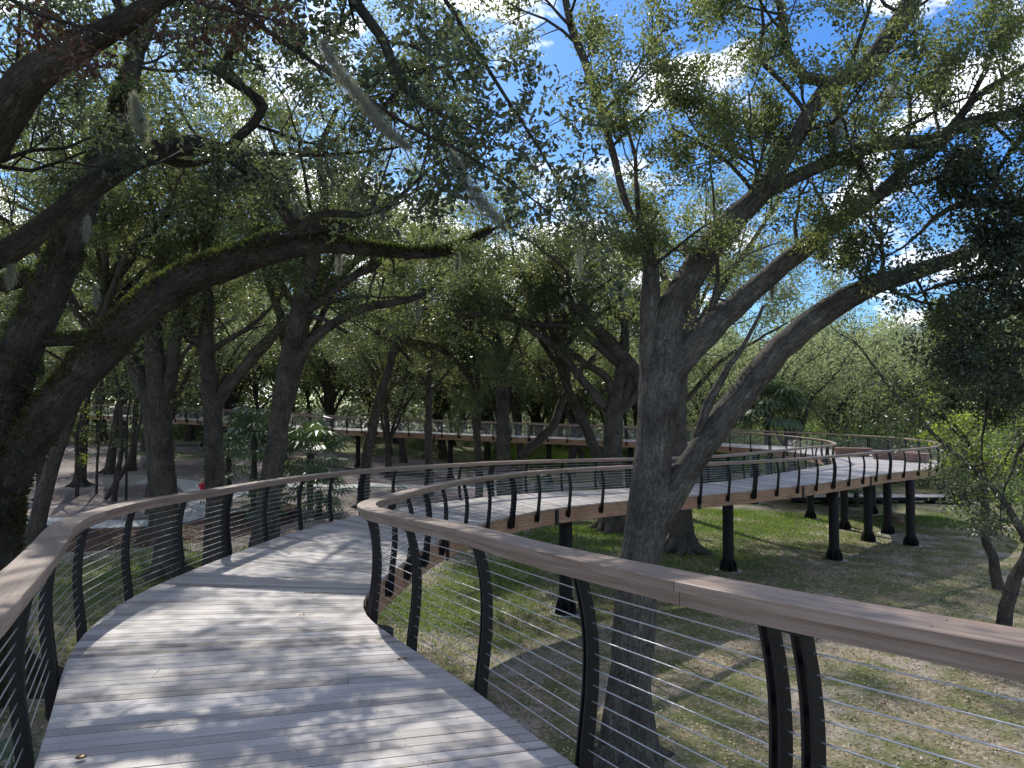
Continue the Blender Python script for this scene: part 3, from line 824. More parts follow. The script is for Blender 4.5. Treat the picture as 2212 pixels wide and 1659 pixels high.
# big oak right of centre
oak([[(1360, 1622, 112), (1358, 1560, 104), (1365, 1434, 90), (1376, 1257, 88), (1389, 1172, 90), (1404, 1060, 84), (1414, 960, 80), (1420, 870, 88), (1428, 800, 84)],
     [(1424, 850, 74), (1432, 780, 76), (1456, 665, 66), (1490, 605, 62), (1521, 550, 60), (1581, 475, 55), (1636, 425, 48), (1706, 325, 36), (1746, 250, 34), (1791, 185, 38), (1856, 150, 36), (1906, 100, 40), (1956, 30, 44), (1990, -40, 36), (2040, -130, 26)],
     [(1640, 424, 34), (1731, 375, 30), (1831, 335, 28), (1906, 310, 30), (2006, 305, 30), (2056, 280, 26), (2130, 255, 24), (2212, 238, 22), (2330, 190, 16)],
     [(1436, 840, 58), (1470, 780, 62), (1531, 715, 58), (1581, 665, 52), (1656, 600, 44), (1731, 540, 40), (1806, 480, 36), (1886, 432, 28), (1956, 365, 24), (2031, 315, 19), (2100, 220, 16), (2200, 150, 12)],
     {'p': [(1398, 1190, 50), (1425, 1120, 58), (1460, 1055, 60), (1497, 994, 58), (1542, 935, 57), (1600, 855, 58), (1660, 780, 58), (1740, 705, 54), (1820, 648, 50), (1900, 612, 44), (1970, 588, 38), (2060, 560, 30), (2180, 500, 20)], 't0': .68},
     {'p': [(1408, 860, 50), (1404, 760, 50), (1406, 660, 45), (1403, 580, 36), (1392, 510, 18), (1378, 450, 12), (1372, 330, 8)], 't0': .3, 'L': 1.5},
     [(1800, 182, 30), (1740, 165, 24), (1700, 110, 20), (1690, 30, 16), (1665, -60, 12)],
     [(1745, 250, 10), (1700, 190, 10), (1660, 150, 12), (1640, 120, 9), (1650, 60, 8), (1640, -20, 5)],
     [(1398, 545, 11), (1350, 430, 15), (1311, 285, 17), (1275, 170, 18), (1235, 60, 18), (1215, -40, 14)],
     {'p': [(1640, 350, 8), (1560, 320, 6), (1510, 290, 5), (1480, 240, 3)], 't0': .5, 'L': .8},
     [(1500, 750, 16), (1530, 690, 14), (1550, 600, 10), (1545, 500, 7)],
     {'p': [(1500, 960, 20), (1530, 870, 20), (1575, 790, 16), (1610, 740, 10), (1650, 660, 7)], 'bare': 1}], 13.3,
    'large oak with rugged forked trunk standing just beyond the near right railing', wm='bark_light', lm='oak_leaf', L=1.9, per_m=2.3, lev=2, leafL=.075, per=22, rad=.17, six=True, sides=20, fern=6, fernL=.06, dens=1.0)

# giant mossy oak at the left edge
oak([[(-50, 1520, 160), (-32, 1300, 128), (-16, 1150, 108), (-6, 1040, 98), (0, 960, 90), (8, 880, 84)],
     {'p': [(14, 1050, 76), (52, 975, 84), (97, 907, 84), (165, 821, 78), (238, 740, 76), (325, 655, 74), (407, 603, 70), (485, 573, 66), (600, 540, 48), (700, 532, 34), (800, 540, 26), (880, 548, 22), (960, 543, 17), (1010, 525, 13), (1060, 498, 8)], 't0': .75, 'per_m': .8, 'L': 1.2},
     {'p': [(4, 920, 80), (35, 780, 84), (75, 690, 80), (120, 600, 72), (152, 515, 66), (180, 440, 60), (210, 370, 54), (242, 300, 50), (266, 220, 42), (300, 100, 32), (350, -40, 24)], 't0': .72},
     {'p': [(480, 565, 22), (500, 545, 20), (610, 515, 44), (680, 497, 34), (730, 492, 26), (765, 490, 12)], 'bare': 1},
     {'p': [(100, 640, 34), (60, 600, 34), (10, 615, 32), (-60, 600, 30)], 'bare': 1},
     {'p': [(90, 740, 24), (130, 735, 24), (200, 733, 22), (260, 728, 18), (330, 700, 10)], 'bare': 1}], 15.0,
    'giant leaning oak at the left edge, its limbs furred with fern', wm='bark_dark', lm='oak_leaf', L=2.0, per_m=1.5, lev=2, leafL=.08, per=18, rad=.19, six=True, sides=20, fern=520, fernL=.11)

# nearer arched limb and its tree (trunk outside the frame to the left)
oak([[(-420, 1250, 240, 9.5), (-400, 1000, 190, 9.5), (-330, 800, 150, 9.5), (-200, 660, 95, 9.5), (-60, 575, 66, 9.5)],
     {'p': [(-60, 575, 62, 9.5), (10, 545, 54, 9.5), (90, 490, 50, 9.5), (180, 420, 50, 9.6), (270, 355, 48, 9.8), (350, 322, 46, 10), (430, 312, 44, 10), (490, 332, 36, 10), (550, 375, 30, 10), (600, 440, 26, 10), (640, 490, 26, 10), (665, 480, 22, 10), (700, 462, 18, 10), (770, 464, 16, 10), (830, 450, 13, 10), (880, 410, 9, 10)], 't0': .5, 'L': 1.2, 'per_m': 1.2},
     {'p': [(485, 330, 28, 10), (520, 290, 22, 10), (565, 240, 22, 10), (560, 215, 20, 10), (500, 175, 18, 9.8), (480, 150, 16, 9.6), (510, 90, 14, 9.2), (560, 0, 12, 8.8)], 't0': .2, 'L': 1.4},
     {'p': [(330, 335, 22, 10), (380, 350, 24, 10.2), (430, 352, 14, 10.3), (520, 330, 10, 10.5), (700, 335, 9, 11), (850, 320, 6, 11.5)], 't0': .4},
     {'p': [(-200, 660, 100, 9.5), (-120, 420, 90, 8.6), (0, 260, 84, 8), (60, 180, 80, 7.6), (130, 120, 66, 7.4), (220, 70, 54, 7.2), (330, 10, 40, 7), (450, -60, 24, 7)], 't0': .35, 'L': 1.5},
     ], 9.5,
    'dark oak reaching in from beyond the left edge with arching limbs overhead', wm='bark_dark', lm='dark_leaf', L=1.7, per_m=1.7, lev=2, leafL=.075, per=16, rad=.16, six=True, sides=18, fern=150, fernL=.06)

# mid-left oaks behind the left railing
oak([[(365, 1204, 58.8), (360, 1100, 48.7), (352, 1000, 47.0), (345, 900, 45.4), (338, 820, 43.7), (334, 740, 35.3), (330, 690, 28.6)],
     [(334, 740, 28.6), (340, 650, 25.2), (350, 560, 18.5), (330, 450, 11.8)],
     {'p': [(345, 920, 37.0), (318, 860, 37.0), (290, 790, 33.6), (265, 755, 28.6), (220, 700, 21.8), (170, 660, 16.8)], 't0': .5},
     [(348, 880, 28.6), (372, 800, 28.6), (380, 720, 25.2), (400, 660, 18.5), (420, 560, 13.4)],
     {'p': [(264, 760, 16.8), (230, 640, 11.8), (210, 540, 8.4)], 't0': .3}], 24.5,
    'twisted oak left of centre with dead stubs, first of three behind the left railing', L=2.6, per_m=.9, leafL=.12, per=16, rad=.36, fern=30, fernL=.10)
oak([[(468, 1192, 56.3), (466, 1080, 40.5), (462, 960, 38.7), (456, 860, 40.5), (450, 800, 35.2), (444, 720, 31.7), (452, 655, 28.2)],
     {'p': [(460, 890, 31.7), (485, 845, 28.2), (530, 790, 26.4), (570, 745, 24.6), (615, 700, 21.1), (650, 672, 17.6), (740, 610, 14.1), (800, 572, 10.6), (870, 555, 5.3)], 't0': .6},
     {'p': [(452, 655, 24.6), (440, 560, 17.6), (470, 450, 12.3)], 't0': .2},
     [(450, 760, 15.8), (500, 730, 12.3), (560, 690, 8.8), (600, 650, 6.2)],
     [(446, 740, 19.4), (410, 730, 22.9), (400, 690, 17.6), (385, 640, 10.6)]], 25.0,
    'forked oak with one thick limb slanting right, middle one of the left three', L=2.6, per_m=.9, leafL=.12, per=16, rad=.36, fern=40, fernL=.10)
oak([[(566, 1180, 61.6), (582, 1080, 47.4), (598, 960, 44.2), (612, 850, 44.2), (632, 740, 41.1), (655, 640, 36.3), (675, 570, 31.6), (690, 500, 25.3), (700, 420, 19.0), (690, 330, 14.2), (730, 230, 9.5)],
     {'p': [(632, 790, 23.7), (670, 740, 22.1), (720, 700, 20.5), (790, 665, 19.0), (860, 652, 15.8), (905, 640, 14.2), (945, 610, 11.1), (985, 575, 7.1)], 't0': .45},
     {'p': [(660, 670, 17.4), (700, 650, 15.8), (745, 610, 14.2), (800, 582, 11.1), (850, 570, 6.3)], 't0': .4},
     {'p': [(658, 655, 12.6), (700, 655, 11.1), (760, 642, 9.5), (800, 640, 5.5)], 't0': .4},
     [(690, 500, 15.8), (640, 430, 12.6), (600, 330, 9.5)], [(688, 520, 14.2), (760, 430, 11.1), (820, 300, 7.9), (870, 180, 4.7)],
     {'p': [(655, 680, 11.1), (700, 690, 9.5), (750, 720, 7.1)], 'bare': 1}], 23.0,
    'slender oak leaning right with an arched side limb, third of the left three', L=2.6, per_m=.9, leafL=.12, per=16, rad=.36, fern=26, fernL=.09)

# trees beyond the middle stretch
oak([[(1476, 1190, 54), (1470, 1080, 46), (1462, 960, 44), (1462, 860, 40), (1475, 760, 34), (1500, 640, 26), (1480, 520, 16)], [(1475, 760, 24), (1560, 620, 16), (1640, 500, 10)], [(1480, 700, 20), (1420, 560, 14), (1380, 420, 9)]], 32.5,
    'straight oak trunk just behind the big forked oak', L=2.8, per_m=.9, leafL=.15, per=14, rad=.42)
oak([[(1322, 1140, 52), (1322, 1040, 44), (1323, 957, 42), (1326, 900, 42), (1332, 850, 30), (1345, 780, 24), (1350, 700, 18), (1335, 600, 12)],
     {'p': [(1395, 850, 30), (1372, 808, 34), (1339, 765, 32), (1280, 699, 27), (1230, 652, 24), (1164, 606, 22), (1100, 590, 12)], 't0': .5},
     {'p': [(1372, 818, 22), (1329, 778, 20), (1263, 725, 17), (1224, 705, 16), (1164, 702, 14), (1120, 692, 13), (1065, 684, 11), (966, 672, 9)], 't0': .45},
     {'p': [(1306, 880, 20), (1250, 811, 19), (1217, 768, 17), (1164, 725, 15), (1138, 708, 12)], 't0': .6},
     {'p': [(1325, 870, 22), (1313, 818, 17), (1273, 791, 15), (1230, 758, 12), (1197, 709, 10)], 't0': .5},
     {'p': [(1330, 900, 22), (1352, 850, 22), (1372, 810, 24), (1392, 850, 26)], 'bare': 1},
     {'p': [(1345, 890, 20), (1380, 840, 18), (1420, 760, 12)], 't0': .4},
     {'p': [(1262, 680, 16), (1265, 620, 14), (1290, 560, 9), (1280, 480, 7)], 't0': .2}], 38.0,
    'oak with several limbs arching left, beyond the middle stretch of the walkway', L=2.8, per_m=.9, leafL=.15, per=14, rad=.42, fern=16, fernL=.12)
oak([[(1088, 1075, 34), (1088, 990, 30), (1085, 857, 28), (1078, 758, 24), (1055, 689, 19), (1025, 626, 14), (1000, 560, 9)], [(1082, 800, 14), (1110, 740, 11), (1140, 650, 8)], [(1080, 760, 12), (1040, 720, 10), (960, 690, 7)]], 41.0,
    'tall straight oak in the centre, its trunk rising past the middle railing', L=2.8, per_m=1.0, leafL=.16, per=14, rad=.45)
oak([[(1036, 1072, 18), (1034, 990, 17), (1025, 890, 16), (1009, 791, 13), (982, 719, 11), (952, 626, 8)], [(1034, 930, 12), (1028, 791, 10), (999, 692, 8), (985, 620, 5)]], 44.0,
    'thin double stemmed tree wrapped in leaves, just left of the straight centre oak', L=2.2, per_m=1.8, lm='far_leaf', leafL=.15, per=14, rad=.4, spawn_from=0)
oak([[(1112, 1060, 20), (1128, 990, 20), (1164, 953, 19), (1197, 914, 18), (1214, 867, 17), (1243, 818, 15), (1290, 760, 10)], [(1214, 867, 10), (1190, 800, 8), (1200, 740, 5)]], 45.0,
    'oak trunk leaning hard to the right across the far walkway', L=2.6, per_m=.9, leafL=.16, per=14, rad=.45, flare=False)
oak([[(784, 1062, 24), (792, 990, 22), (806, 920, 21), (822, 850, 19), (838, 800, 18), (852, 755, 18), (868, 725, 18), (878, 712, 15)],
     {'p': [(878, 712, 13), (860, 700, 12), (830, 718, 10), (815, 715, 6)], 'bare': 1},
     {'p': [(876, 735, 15), (930, 745, 13), (975, 770, 12), (1000, 800, 10)], 't0': .6}, [(850, 770, 10), (900, 700, 8), (930, 610, 6)]], 42.0,
    'crooked mossy oak bent over like a hook at its top', L=2.4, per_m=.8, leafL=.15, per=14, rad=.42, fern=40, fernL=.14)

# far-left grove
def simple_tree(px, py, w, label, top=620, lean=0, group='oaks in the left grove', L=2.6, lm='far_leaf', leaf=.16, per=12, k=2, wm='bark_far', per_m=.8, nm='oak_tree'):
    b = ground_at(px, py); d = b[1]
    limbs = [[(px, py, w * 1.15, d), (px + lean * .3, py - (py - top) * .3, w * .9, d), (px + lean * .7, py - (py - top) * .65, w * .75, d), (px + lean, top, w * .35, d)]]
    for j in range(k):
        s = (-1) ** j; y0 = py - (py - top) * rng.uniform(.4, .62); x0 = px + lean * .6
        q = 1600 / d
        limbs.append([(x0, y0, w * .5, d), (x0 + s * q * 1.0, y0 - q * 1.3, w * .4, d + rng.uniform(-1, 1)), (x0 + s * q * 2.4, y0 - q * 2.3, w * .28, d + rng.uniform(-2, 2)), (x0 + s * q * 3.8, y0 - q * 2.9, w * .15, d + rng.uniform(-3, 3))])
    return oak(limbs, d, label, group, wm=wm, lm=lm, L=L, per_m=per_m, leafL=leaf, per=per, rad=.5, sides=10, name=nm)
GRV = [(89, 1081, 25, 'stout oak trunk nearest the giant oak in the left grove', 640, 0), (172, 1050, 30, 'oak with broad split trunk in the left grove', 700, 25), (236, 1002, 24, 'oak leaning right with low fork, between the thin stems in the left grove', 720, 45),
       (133, 962, 15, 'pale straight oak trunk standing far back in the left grove', 700, 5), (214, 958, 15, 'distant oak on the bright grass in the left grove', 700, -10), (286, 990, 18, 'oak just left of the twisted oak, farther back', 700, 20)]
for (px, py, w, lb, tp, ln) in GRV: simple_tree(px, py, w * .72, lb, tp, ln)
def sapling(px, py, w, label, pts, lm='yellow_leaf', leafy=1.0, L=1.0, nm='young_tree'):
    b = ground_at(px, py); d = b[1]
    limbs = [[(px, py, w, d)] + [(a, c, w * f, d) for (a, c, f) in pts[0]]]
    for q in pts[1:]: limbs.append([(a, c, w * f, d) for (a, c, f) in q])
    return oak(limbs, d, label, None, wm='bark_far', lm=lm, L=L, per_m=1.2 * leafy, lev=1, leafL=.11, per=10, rad=.3, sides=8, flare=False, name=nm, spawn_from=0)
sapling(167, 1072, 9, 'thin forked sapling with bright yellow green leaves at its top', [[(166, 1000, .9), (165, 950, .8), (175, 900, .6), (190, 860, .4)], [(165, 950, .6), (150, 925, .5), (140, 905, .3)]], leafy=1.6)
sapling(208, 1067, 6, 'bare pole-like sapling standing alone in the left grove', [[(211, 990, .9), (216, 930, .8), (222, 830, .5)]], 'far_leaf', .5)
sapling(246, 1083, 13, 'crooked young tree split into a wide V near the ground', [[(252, 1030, .9), (262, 980, .8), (262, 900, .6), (252, 820, .5), (240, 770, .3)], [(228, 1078, .7), (252, 1040, .9), (280, 990, .7), (298, 930, .5), (310, 880, .4)]], 'far_leaf', .7)
sapling(272, 1080, 6, 'very thin dark sapling right of the V shaped young tree', [[(273, 1000, .9), (274, 920, .8), (282, 850, .5)]], 'far_leaf', .5)
sapling(317, 1073, 9, 'short dark sapling leaning right beside the twisted oak', [[(326, 1020, .8), (334, 980, .7), (338, 930, .4)]], 'far_leaf', .8)

# right-hand small trees
oak([[(2156, 1254, 24), (2143, 1200, 20), (2128, 1160, 18), (2126, 1125, 18), (2128, 1060, 15), (2120, 1010, 13), (2095, 960, 9), (2060, 915, 6)],
     {'p': [(2124, 1010, 10), (2080, 990, 7), (2030, 950, 5), (2000, 930, 3)], 't0': .1}, {'p': [(2100, 965, 8), (2060, 930, 6), (2040, 900, 4)], 't0': .1},
     {'p': [(2128, 1060, 7), (2165, 1000, 6), (2190, 960, 4)], 't0': .2}, {'p': [(2126, 1090, 5), (2090, 1070, 4), (2070, 1045, 3)], 't0': .1}], 27.6,
    'small crooked tree with bright yellow green leaves in front of the platform end', wm='bark', lm='yellow_leaf', L=.85, per_m=3.0, lev=1, leafL=.13, per=12, rad=.26, flare=False, name='young_tree')
oak([[(2165, 1352, 34), (2175, 1310, 28), (2195, 1250, 26), (2225, 1180, 24), (2250, 1050, 20)], [(2225, 1180, 18), (2150, 1060, 12), (2040, 960, 9), (1950, 870, 7), (1880, 780, 5)],
     [(2250, 1050, 14), (2230, 900, 12), (2190, 780, 9)]], 21.0,
    'dark leaning tree at the right edge with a long bare limb reaching up left', L=1.5, per_m=.8, leafL=.10, per=9, rad=.3, flare=False, lm='oak_leaf')
# dark overhanging tree at the right edge: trunk outside the frame
oak([[(2640, 1500, 150), (2620, 1200, 120), (2580, 950, 110), (2530, 700, 90), (2480, 480, 70)],
     {'p': [(2530, 700, 70), (2400, 560, 50), (2280, 480, 34), (2160, 440, 22), (2050, 450, 12), (1990, 500, 7)], 't0': .3, 'per_m': 4.0},
     {'p': [(2400, 560, 40), (2300, 580, 26), (2200, 590, 18), (2100, 600, 12), (2020, 620, 7)], 't0': .2, 'per_m': 4.0},
     {'p': [(2560, 820, 60), (2420, 760, 40), (2300, 740, 26), (2200, 760, 16), (2140, 820, 10), (2130, 900, 6)], 't0': .3, 'per_m': 4.0},
     {'p': [(2560, 900, 40), (2420, 900, 26), (2300, 930, 16), (2210, 960, 10), (2190, 1010, 6)], 't0': .3, 'per_m': 3},
     {'p': [(2530, 700, 40), (2380, 680, 26), (2250, 660, 18), (2150, 690, 12), (2090, 760, 7)], 't0': .2, 'per_m': 4},
     {'p': [(2480, 480, 50), (2380, 330, 32), (2260, 260, 20), (2180, 330, 12)], 't0': .3, 'per_m': 3}], 12.5,
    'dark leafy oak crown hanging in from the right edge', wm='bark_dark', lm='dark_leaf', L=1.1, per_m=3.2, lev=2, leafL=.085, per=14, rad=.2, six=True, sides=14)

# overhead canopies rooted behind or beside the camera, and beyond the frame
def canopy_tree(x, y, h, label, spread=6, n=7, trunk_r=.35, lm='oak_leaf', leafL=.10, per=12, rad=.3, six=True, dens=1.0, wm='bark', lean=(0, 0), group=None, lev=2, L=2.4, name='oak_tree', z0=.38, per_m=1.0):
    g = gz(x, y); w = MB(); cm = MB(); tips = []
    top = np.array([x + lean[0], y + lean[1], g + h * .62])
    P, R = smooth_path([np.array([x, y, g - .1]), np.array([x + lean[0] * .3, y + lean[1] * .3, g + h * .22]), np.array([x + lean[0] * .8, y + lean[1] * .7, g + h * .45]), top], [trunk_r, trunk_r * .8, trunk_r * .68, trunk_r * .45], .4)
    hh = P[:, 2] - g; R = R * (1 + .4 * np.exp(-np.maximum(hh, 0) / .45))
    tube(w, P, R, 14, .04)
    a0 = rng.uniform(0, 6.28)
    for k in range(n):
        a = a0 + k * 6.283 / n + rng.uniform(-.3, .3); t = rng.uniform(z0 / .62, 1.0); b = P[int(t * (len(P) - 1))]; rr = spread * rng.uniform(.75, 1.1); up = h * (1 - .62 * t) * rng.uniform(.55, .95)
        c, s = math.cos(a), math.sin(a); b2 = a + rng.uniform(-.5, .5); c2, s2 = math.cos(b2), math.sin(b2)
        Q, Rq = smooth_path([b, b + np.array([c * rr * .3, s * rr * .3, up * .5]), b + np.array([c * rr * .6, s * rr * .6, up * .75]), b + np.array([c2 * rr, s2 * rr, up])],
                            [trunk_r * .42, trunk_r * .32, trunk_r * .2, trunk_r * .08], .4)
        Q = Q + np.cumsum(rng.normal(0, .03, Q.shape), 0)
        tube(w, Q, Rq, 8, .03, off=k)
        spawn(w, Q, Rq, tips, per_m, L, lev, .25, dens=dens)
    leaf_cloud(cm, tips, per, rad, leafL, six)
    root = empty(name, (x, y, g), label, 'tree', group)
    finish_tree(root, w, cm, M[wm], M[lm])
    print(label[:40], 'tips', len(tips))
    return root
canopy_tree(-14.5, 9, 14.5, 'tall oak beyond the left railing whose high crown spreads over the deck', 7, 8, .4, lm='oak_leaf', lean=(0, 1), per_m=.8, z0=.5)
canopy_tree(-16, 34, 16.5, 'tall oak rising behind the twisted left oaks with a high crown', 7.5, 9, .3, leafL=.13, per=15, rad=.34, six=False, lean=(-.6, -1))
canopy_tree(-9.4, 27.6, 16.5, 'tall oak directly behind the slender leaning oak, its crown high above', 7, 9, .3, leafL=.12, per=16, rad=.32, six=False, lean=(2.2, -1))
canopy_tree(-15.2, 23.5, 16, 'oak hidden behind the giant left oak, filling the upper left with leaves', 7, 8, .28, leafL=.11, per=14, rad=.28, lean=(2, 1), per_m=1.0, z0=.5)
canopy_tree(-5.6, 50.5, 16, 'oak between the middle and far walkway with a full dark crown', 7, 9, .3, leafL=.17, per=16, rad=.42, six=False, per_m=1.1)
canopy_tree(5.7, 42.5, 16.5, 'tall oak whose high crown shows above the middle walkway', 7, 8, .36, leafL=.14, per=15, rad=.38, six=False, lean=(-3.5, -3))
canopy_tree(9.5, 42, 15, 'oak with open crown standing inside the loop of the walkway', 6.5, 8, .35, leafL=.15, per=12, rad=.42, six=False)
canopy_tree(-18, 38, 15, 'spreading oak in the left grove with crown over the path', 7, 7, .4, leafL=.15, per=8, rad=.42, six=False, lm='far_leaf')
canopy_tree(-31, 44, 16, 'spreading oak at the left margin of the grove', 7.5, 9, .3, leafL=.16, per=13, rad=.42, six=False, lm='far_leaf')
canopy_tree(26, 25, 14, 'open crowned oak beyond the right edge of the lawn', 6, 8, .35, leafL=.12, per=9, rad=.36, six=False, lean=(-2, 0))

# background trees: a few variants, copied with their parts
variants = []
for v in range(7):
    h = [12, 14, 11, 15, 13, 12.5, 14][v]
    canopy = canopy_tree(0, 0, h, 'background oak', 5.5, 8, .26 + .04 * (v % 3), lm=['far_leaf', 'far_leaf', 'oak_leaf', 'far_leaf', 'oak_leaf', 'sunlit_leaf', 'sunlit_leaf'][v], leafL=.2, per=[11, 11, 11, 11, 11, 8, 7][v], rad=.55, six=False, wm='bark_far',
                         lean=(rng.uniform(-1.5, 1.5), rng.uniform(-1, 1)), L=2.2, lev=1, per_m=2.2, z0=.13 if v % 2 else .26, name='woodland_oak')
    variants.append(canopy)
def copy_tree(o, parent=None):
    c = o.copy(); col.objects.link(c)
    if parent is not None: c.parent = parent
    for ch in o.children: copy_tree(ch, c)
    return c
def near_walk(x, y, m=2.6):
    return (((EA[:, 0] + EB[:, 0]) / 2 - x) ** 2 + ((EA[:, 1] + EB[:, 1]) / 2 - y) ** 2).min() < (m + 1.6) ** 2
used = set(); spots = []
tries = 0
while len(spots) < 135 and tries < 6000:
    tries += 1
    y = 47 + 78 * rng.uniform() ** .8; hw = y * .75 + 6; x = rng.uniform(-hw, hw)
    if near_walk(x, y): continue
    if any((x - a) ** 2 + (y - b) ** 2 < 4.6 ** 2 for a, b in spots): continue
    # keep the ground inside the loop and the right-hand lawn open
    if y < 58 and -20 < x < 30: continue
    if x > 8 and y < 62: continue
    if x < -14 and y < 78 and rng.uniform() < .75: continue
    if x > 2 and x < 26 and 66 < y < 96 and rng.uniform() < .35: continue
    spots.append((x, y))
for i, (x, y) in enumerate(spots):
    v = rng.integers(0, 7)
    if x > 12 and rng.uniform() < .8: v = 5 + int(rng.integers(0, 2))
    elif v > 4 and rng.uniform() < .7: v = int(rng.integers(0, 5))
    if v in used: o = copy_tree(variants[v])
    else: o = variants[v]; used.add(v)
    s = rng.uniform(.95, 1.25) * (1.05 if x > 12 else 1.08)
    o.location = (x, y, gz(x, y)); o.rotation_euler = (0, 0, rng.uniform(0, 6.28)); o.scale = (s, s, s * rng.uniform(.9, 1.05))
    left = x < -14; right = x > 12
    if left: tag(o, 'distant oak in the woods behind the far left walkway', 'tree', 'distant woodland oaks on the left')
    elif right: tag(o, 'distant sunlit tree in the woods behind the platform', 'tree', 'distant woodland trees on the right')
    else: tag(o, 'distant oak in the woods behind the central far walkway', 'tree', 'distant woodland oaks in the centre')
for v in range(7):
    if v not in used:
        for ch in list(variants[v].children): bpy.data.objects.remove(ch)
        bpy.data.objects.remove(variants[v])

# far woods mass
mbw = MB(); n = 120000
a = rng.uniform(-.85, .85, n); dd = rng.uniform(120, 150, n)
hgt = 17 + 3.5 * np.sin(a * 23) * np.sin(a * 51 + 1) + 2 * np.sin(a * 97)
z = rng.uniform(0, 1, n) ** .8 * hgt
x = np.sin(a) * dd; y = np.cos(a) * dd
c = np.stack([x, y, gz(x, y) + z], 1); c = c + rng.normal(0, .5, c.shape)
diamonds(mbw, c, rand_dirs(n), nrm(rng.normal(0, 1, (n, 3)) + [0, -.4, .8]), rng.uniform(.5, 1.1, n), rng.uniform(.3, .6, n), np.clip(.5 + .35 * np.sin(x * .3) * np.sin(y * .25 + z * .8) + rng.normal(0, .18, n), 0, 1))
tag(mbw.build('far_woods', M['sunlit_leaf']), 'solid band of distant woods closing the view', 'woods', kind='stuff')

# ------------------------------------------------------------------ shrubs
def shrub(x, y, h, w, label, lm='bright_leaf', n=260, per=12, leaf=.14, group=None):
    g = gz(x, y); wd = MB(); cm = MB(); tips = []
    for k in range(7):
        a = rng.uniform(0, 6.28)
        twig(wd, (x + rng.normal(0, .1), y + rng.normal(0, .1), g - .05), (math.cos(a) * w / h * .8, math.sin(a) * w / h * .8, 1), h * rng.uniform(.6, .95), .035, 2, tips, .0, .4, 1.0, dens=.8)
    leaf_cloud(cm, tips, per, .32, leaf)
    root = empty('shrub', (x, y, g), label, 'shrub', group)
    wd.build('stems', M['bark_far'], root, False, (x, y, g)); cm.build('foliage', M[lm], root, False, (x, y, g))
    return root
SH = []
base_sh = [shrub(0, 0.0, 4.5, 3, 's'), shrub(0, 0.0, 3.2, 3, 's', 'far_leaf'), shrub(0, 0.0, 5.5, 3, 's', 'far_leaf'), shrub(0, 0, 1.3, 1.6, 's', 'bright_leaf', leaf=.09)]
for b_ in base_sh:
    z0 = b_.location.z
k = 0; usedb = set()
def put_shrub(v, x, y, s, label, group):
    o = base_sh[v] if v not in usedb else copy_tree(base_sh[v]); usedb.add(v)
    o.location = (x, y, gz(x, y)); o.rotation_euler = (0, 0, rng.uniform(0, 6.28)); o.scale = (s, s, s)
    tag(o, label, 'shrub', group)
for i in range(46):
    x = rng.uniform(14, 58); y = rng.uniform(62, 84) - (x > 30) * rng.uniform(0, 14)
    if near_walk(x, y, 1.5): continue
    put_shrub([0, 1, 0, 2][i % 4], x, y, rng.uniform(.8, 1.2), 'tall bushy shrub in the green thicket behind the platform railing', 'thicket shrubs behind the platform')
for i in range(22):
    x = rng.uniform(-52, -12); y = rng.uniform(84, 112)
    put_shrub([1, 3][i % 2], x, y, rng.uniform(.6, 1.3), 'low shrub on the ground beyond the far left walkway', 'low shrubs beyond the far left walkway')
for i in range(16):
    x = rng.uniform(-10, 14); y = rng.uniform(72, 108)
    put_shrub([1, 0, 3][i % 3], x, y, rng.uniform(.5, .9), 'low shrub seen under the central far walkway', 'low shrubs beyond the centre of the far walkway')
for (px, py, s, v, lb) in [(2180, 1130, .55, 0, 'bright green bush at the right edge above the lawn'), (2075, 1090, .45, 1, 'grey green bush beside the low walkway on the right'), (2205, 1170, .7, 3, 'small leafy bush at the far right edge of the lawn'),
                           (1990, 1050, .5, 1, 'bush between the low walkway and the pale path'), (325, 1015, .5, 3, 'small bush left of the twisted oak'), (1010, 1030, .5, 1, 'leafy bush at the foot of the double stemmed tree'), (1700, 1062, .4, 1, 'low bush behind the inner columns of the loop')]:
    p = ground_at(px, py); put_shrub(v, p[0], p[1], s, lb, None)
    o = None

# ------------------------------------------------------------------ palms
def fan(mb, stem, p, d, L, petl, k=13, rnd=.5):
    """one fan frond: petiole then a circle of narrow folded blades"""
    d = nrm(d); q = p + d * petl + np.array([0, 0, -.08 * petl]); 
    tube(stem, np.array([p, p + d * petl * .5 + [0, 0, .03], q]), [.014, .011, .008], 4)
    side = nrm(np.cross(d, [0, 0, 1.0])); upv = nrm(np.cross(side, d))
    a = np.linspace(-1.9, 1.9, k); ll = L * (1 - .18 * np.abs(a) / 1.9) * rng.uniform(.9, 1.05, k)
    dirs = nrm(np.cos(a)[:, None] * d + np.sin(a)[:, None] * side + .15 * upv)
    # inner stiff half then drooping outer half
    ll = ll * rng.uniform(.8, 1.1, k)
    m1 = q + dirs * (ll * .5)[:, None]
    d2 = nrm(dirs + np.array([0, 0, -1.0])); m2 = m1 + d2 * (ll * .5)[:, None]
    tn = nrm(np.cross(dirs, upv)); wd = .085 * L / .8
    V = np.stack([q + tn * .004, q - tn * .004, m1 - tn * wd * .5, m1 + tn * wd * .5, m2], 1).reshape(-1, 3)
    b = np.arange(k)[:, None] * 5
    mb.add(V, b + np.array([[0, 1, 2, 3]]), b + np.array([[3, 2, 4]]), None, np.repeat(np.clip(rng.normal(rnd, .15, k), 0, 1), 5))

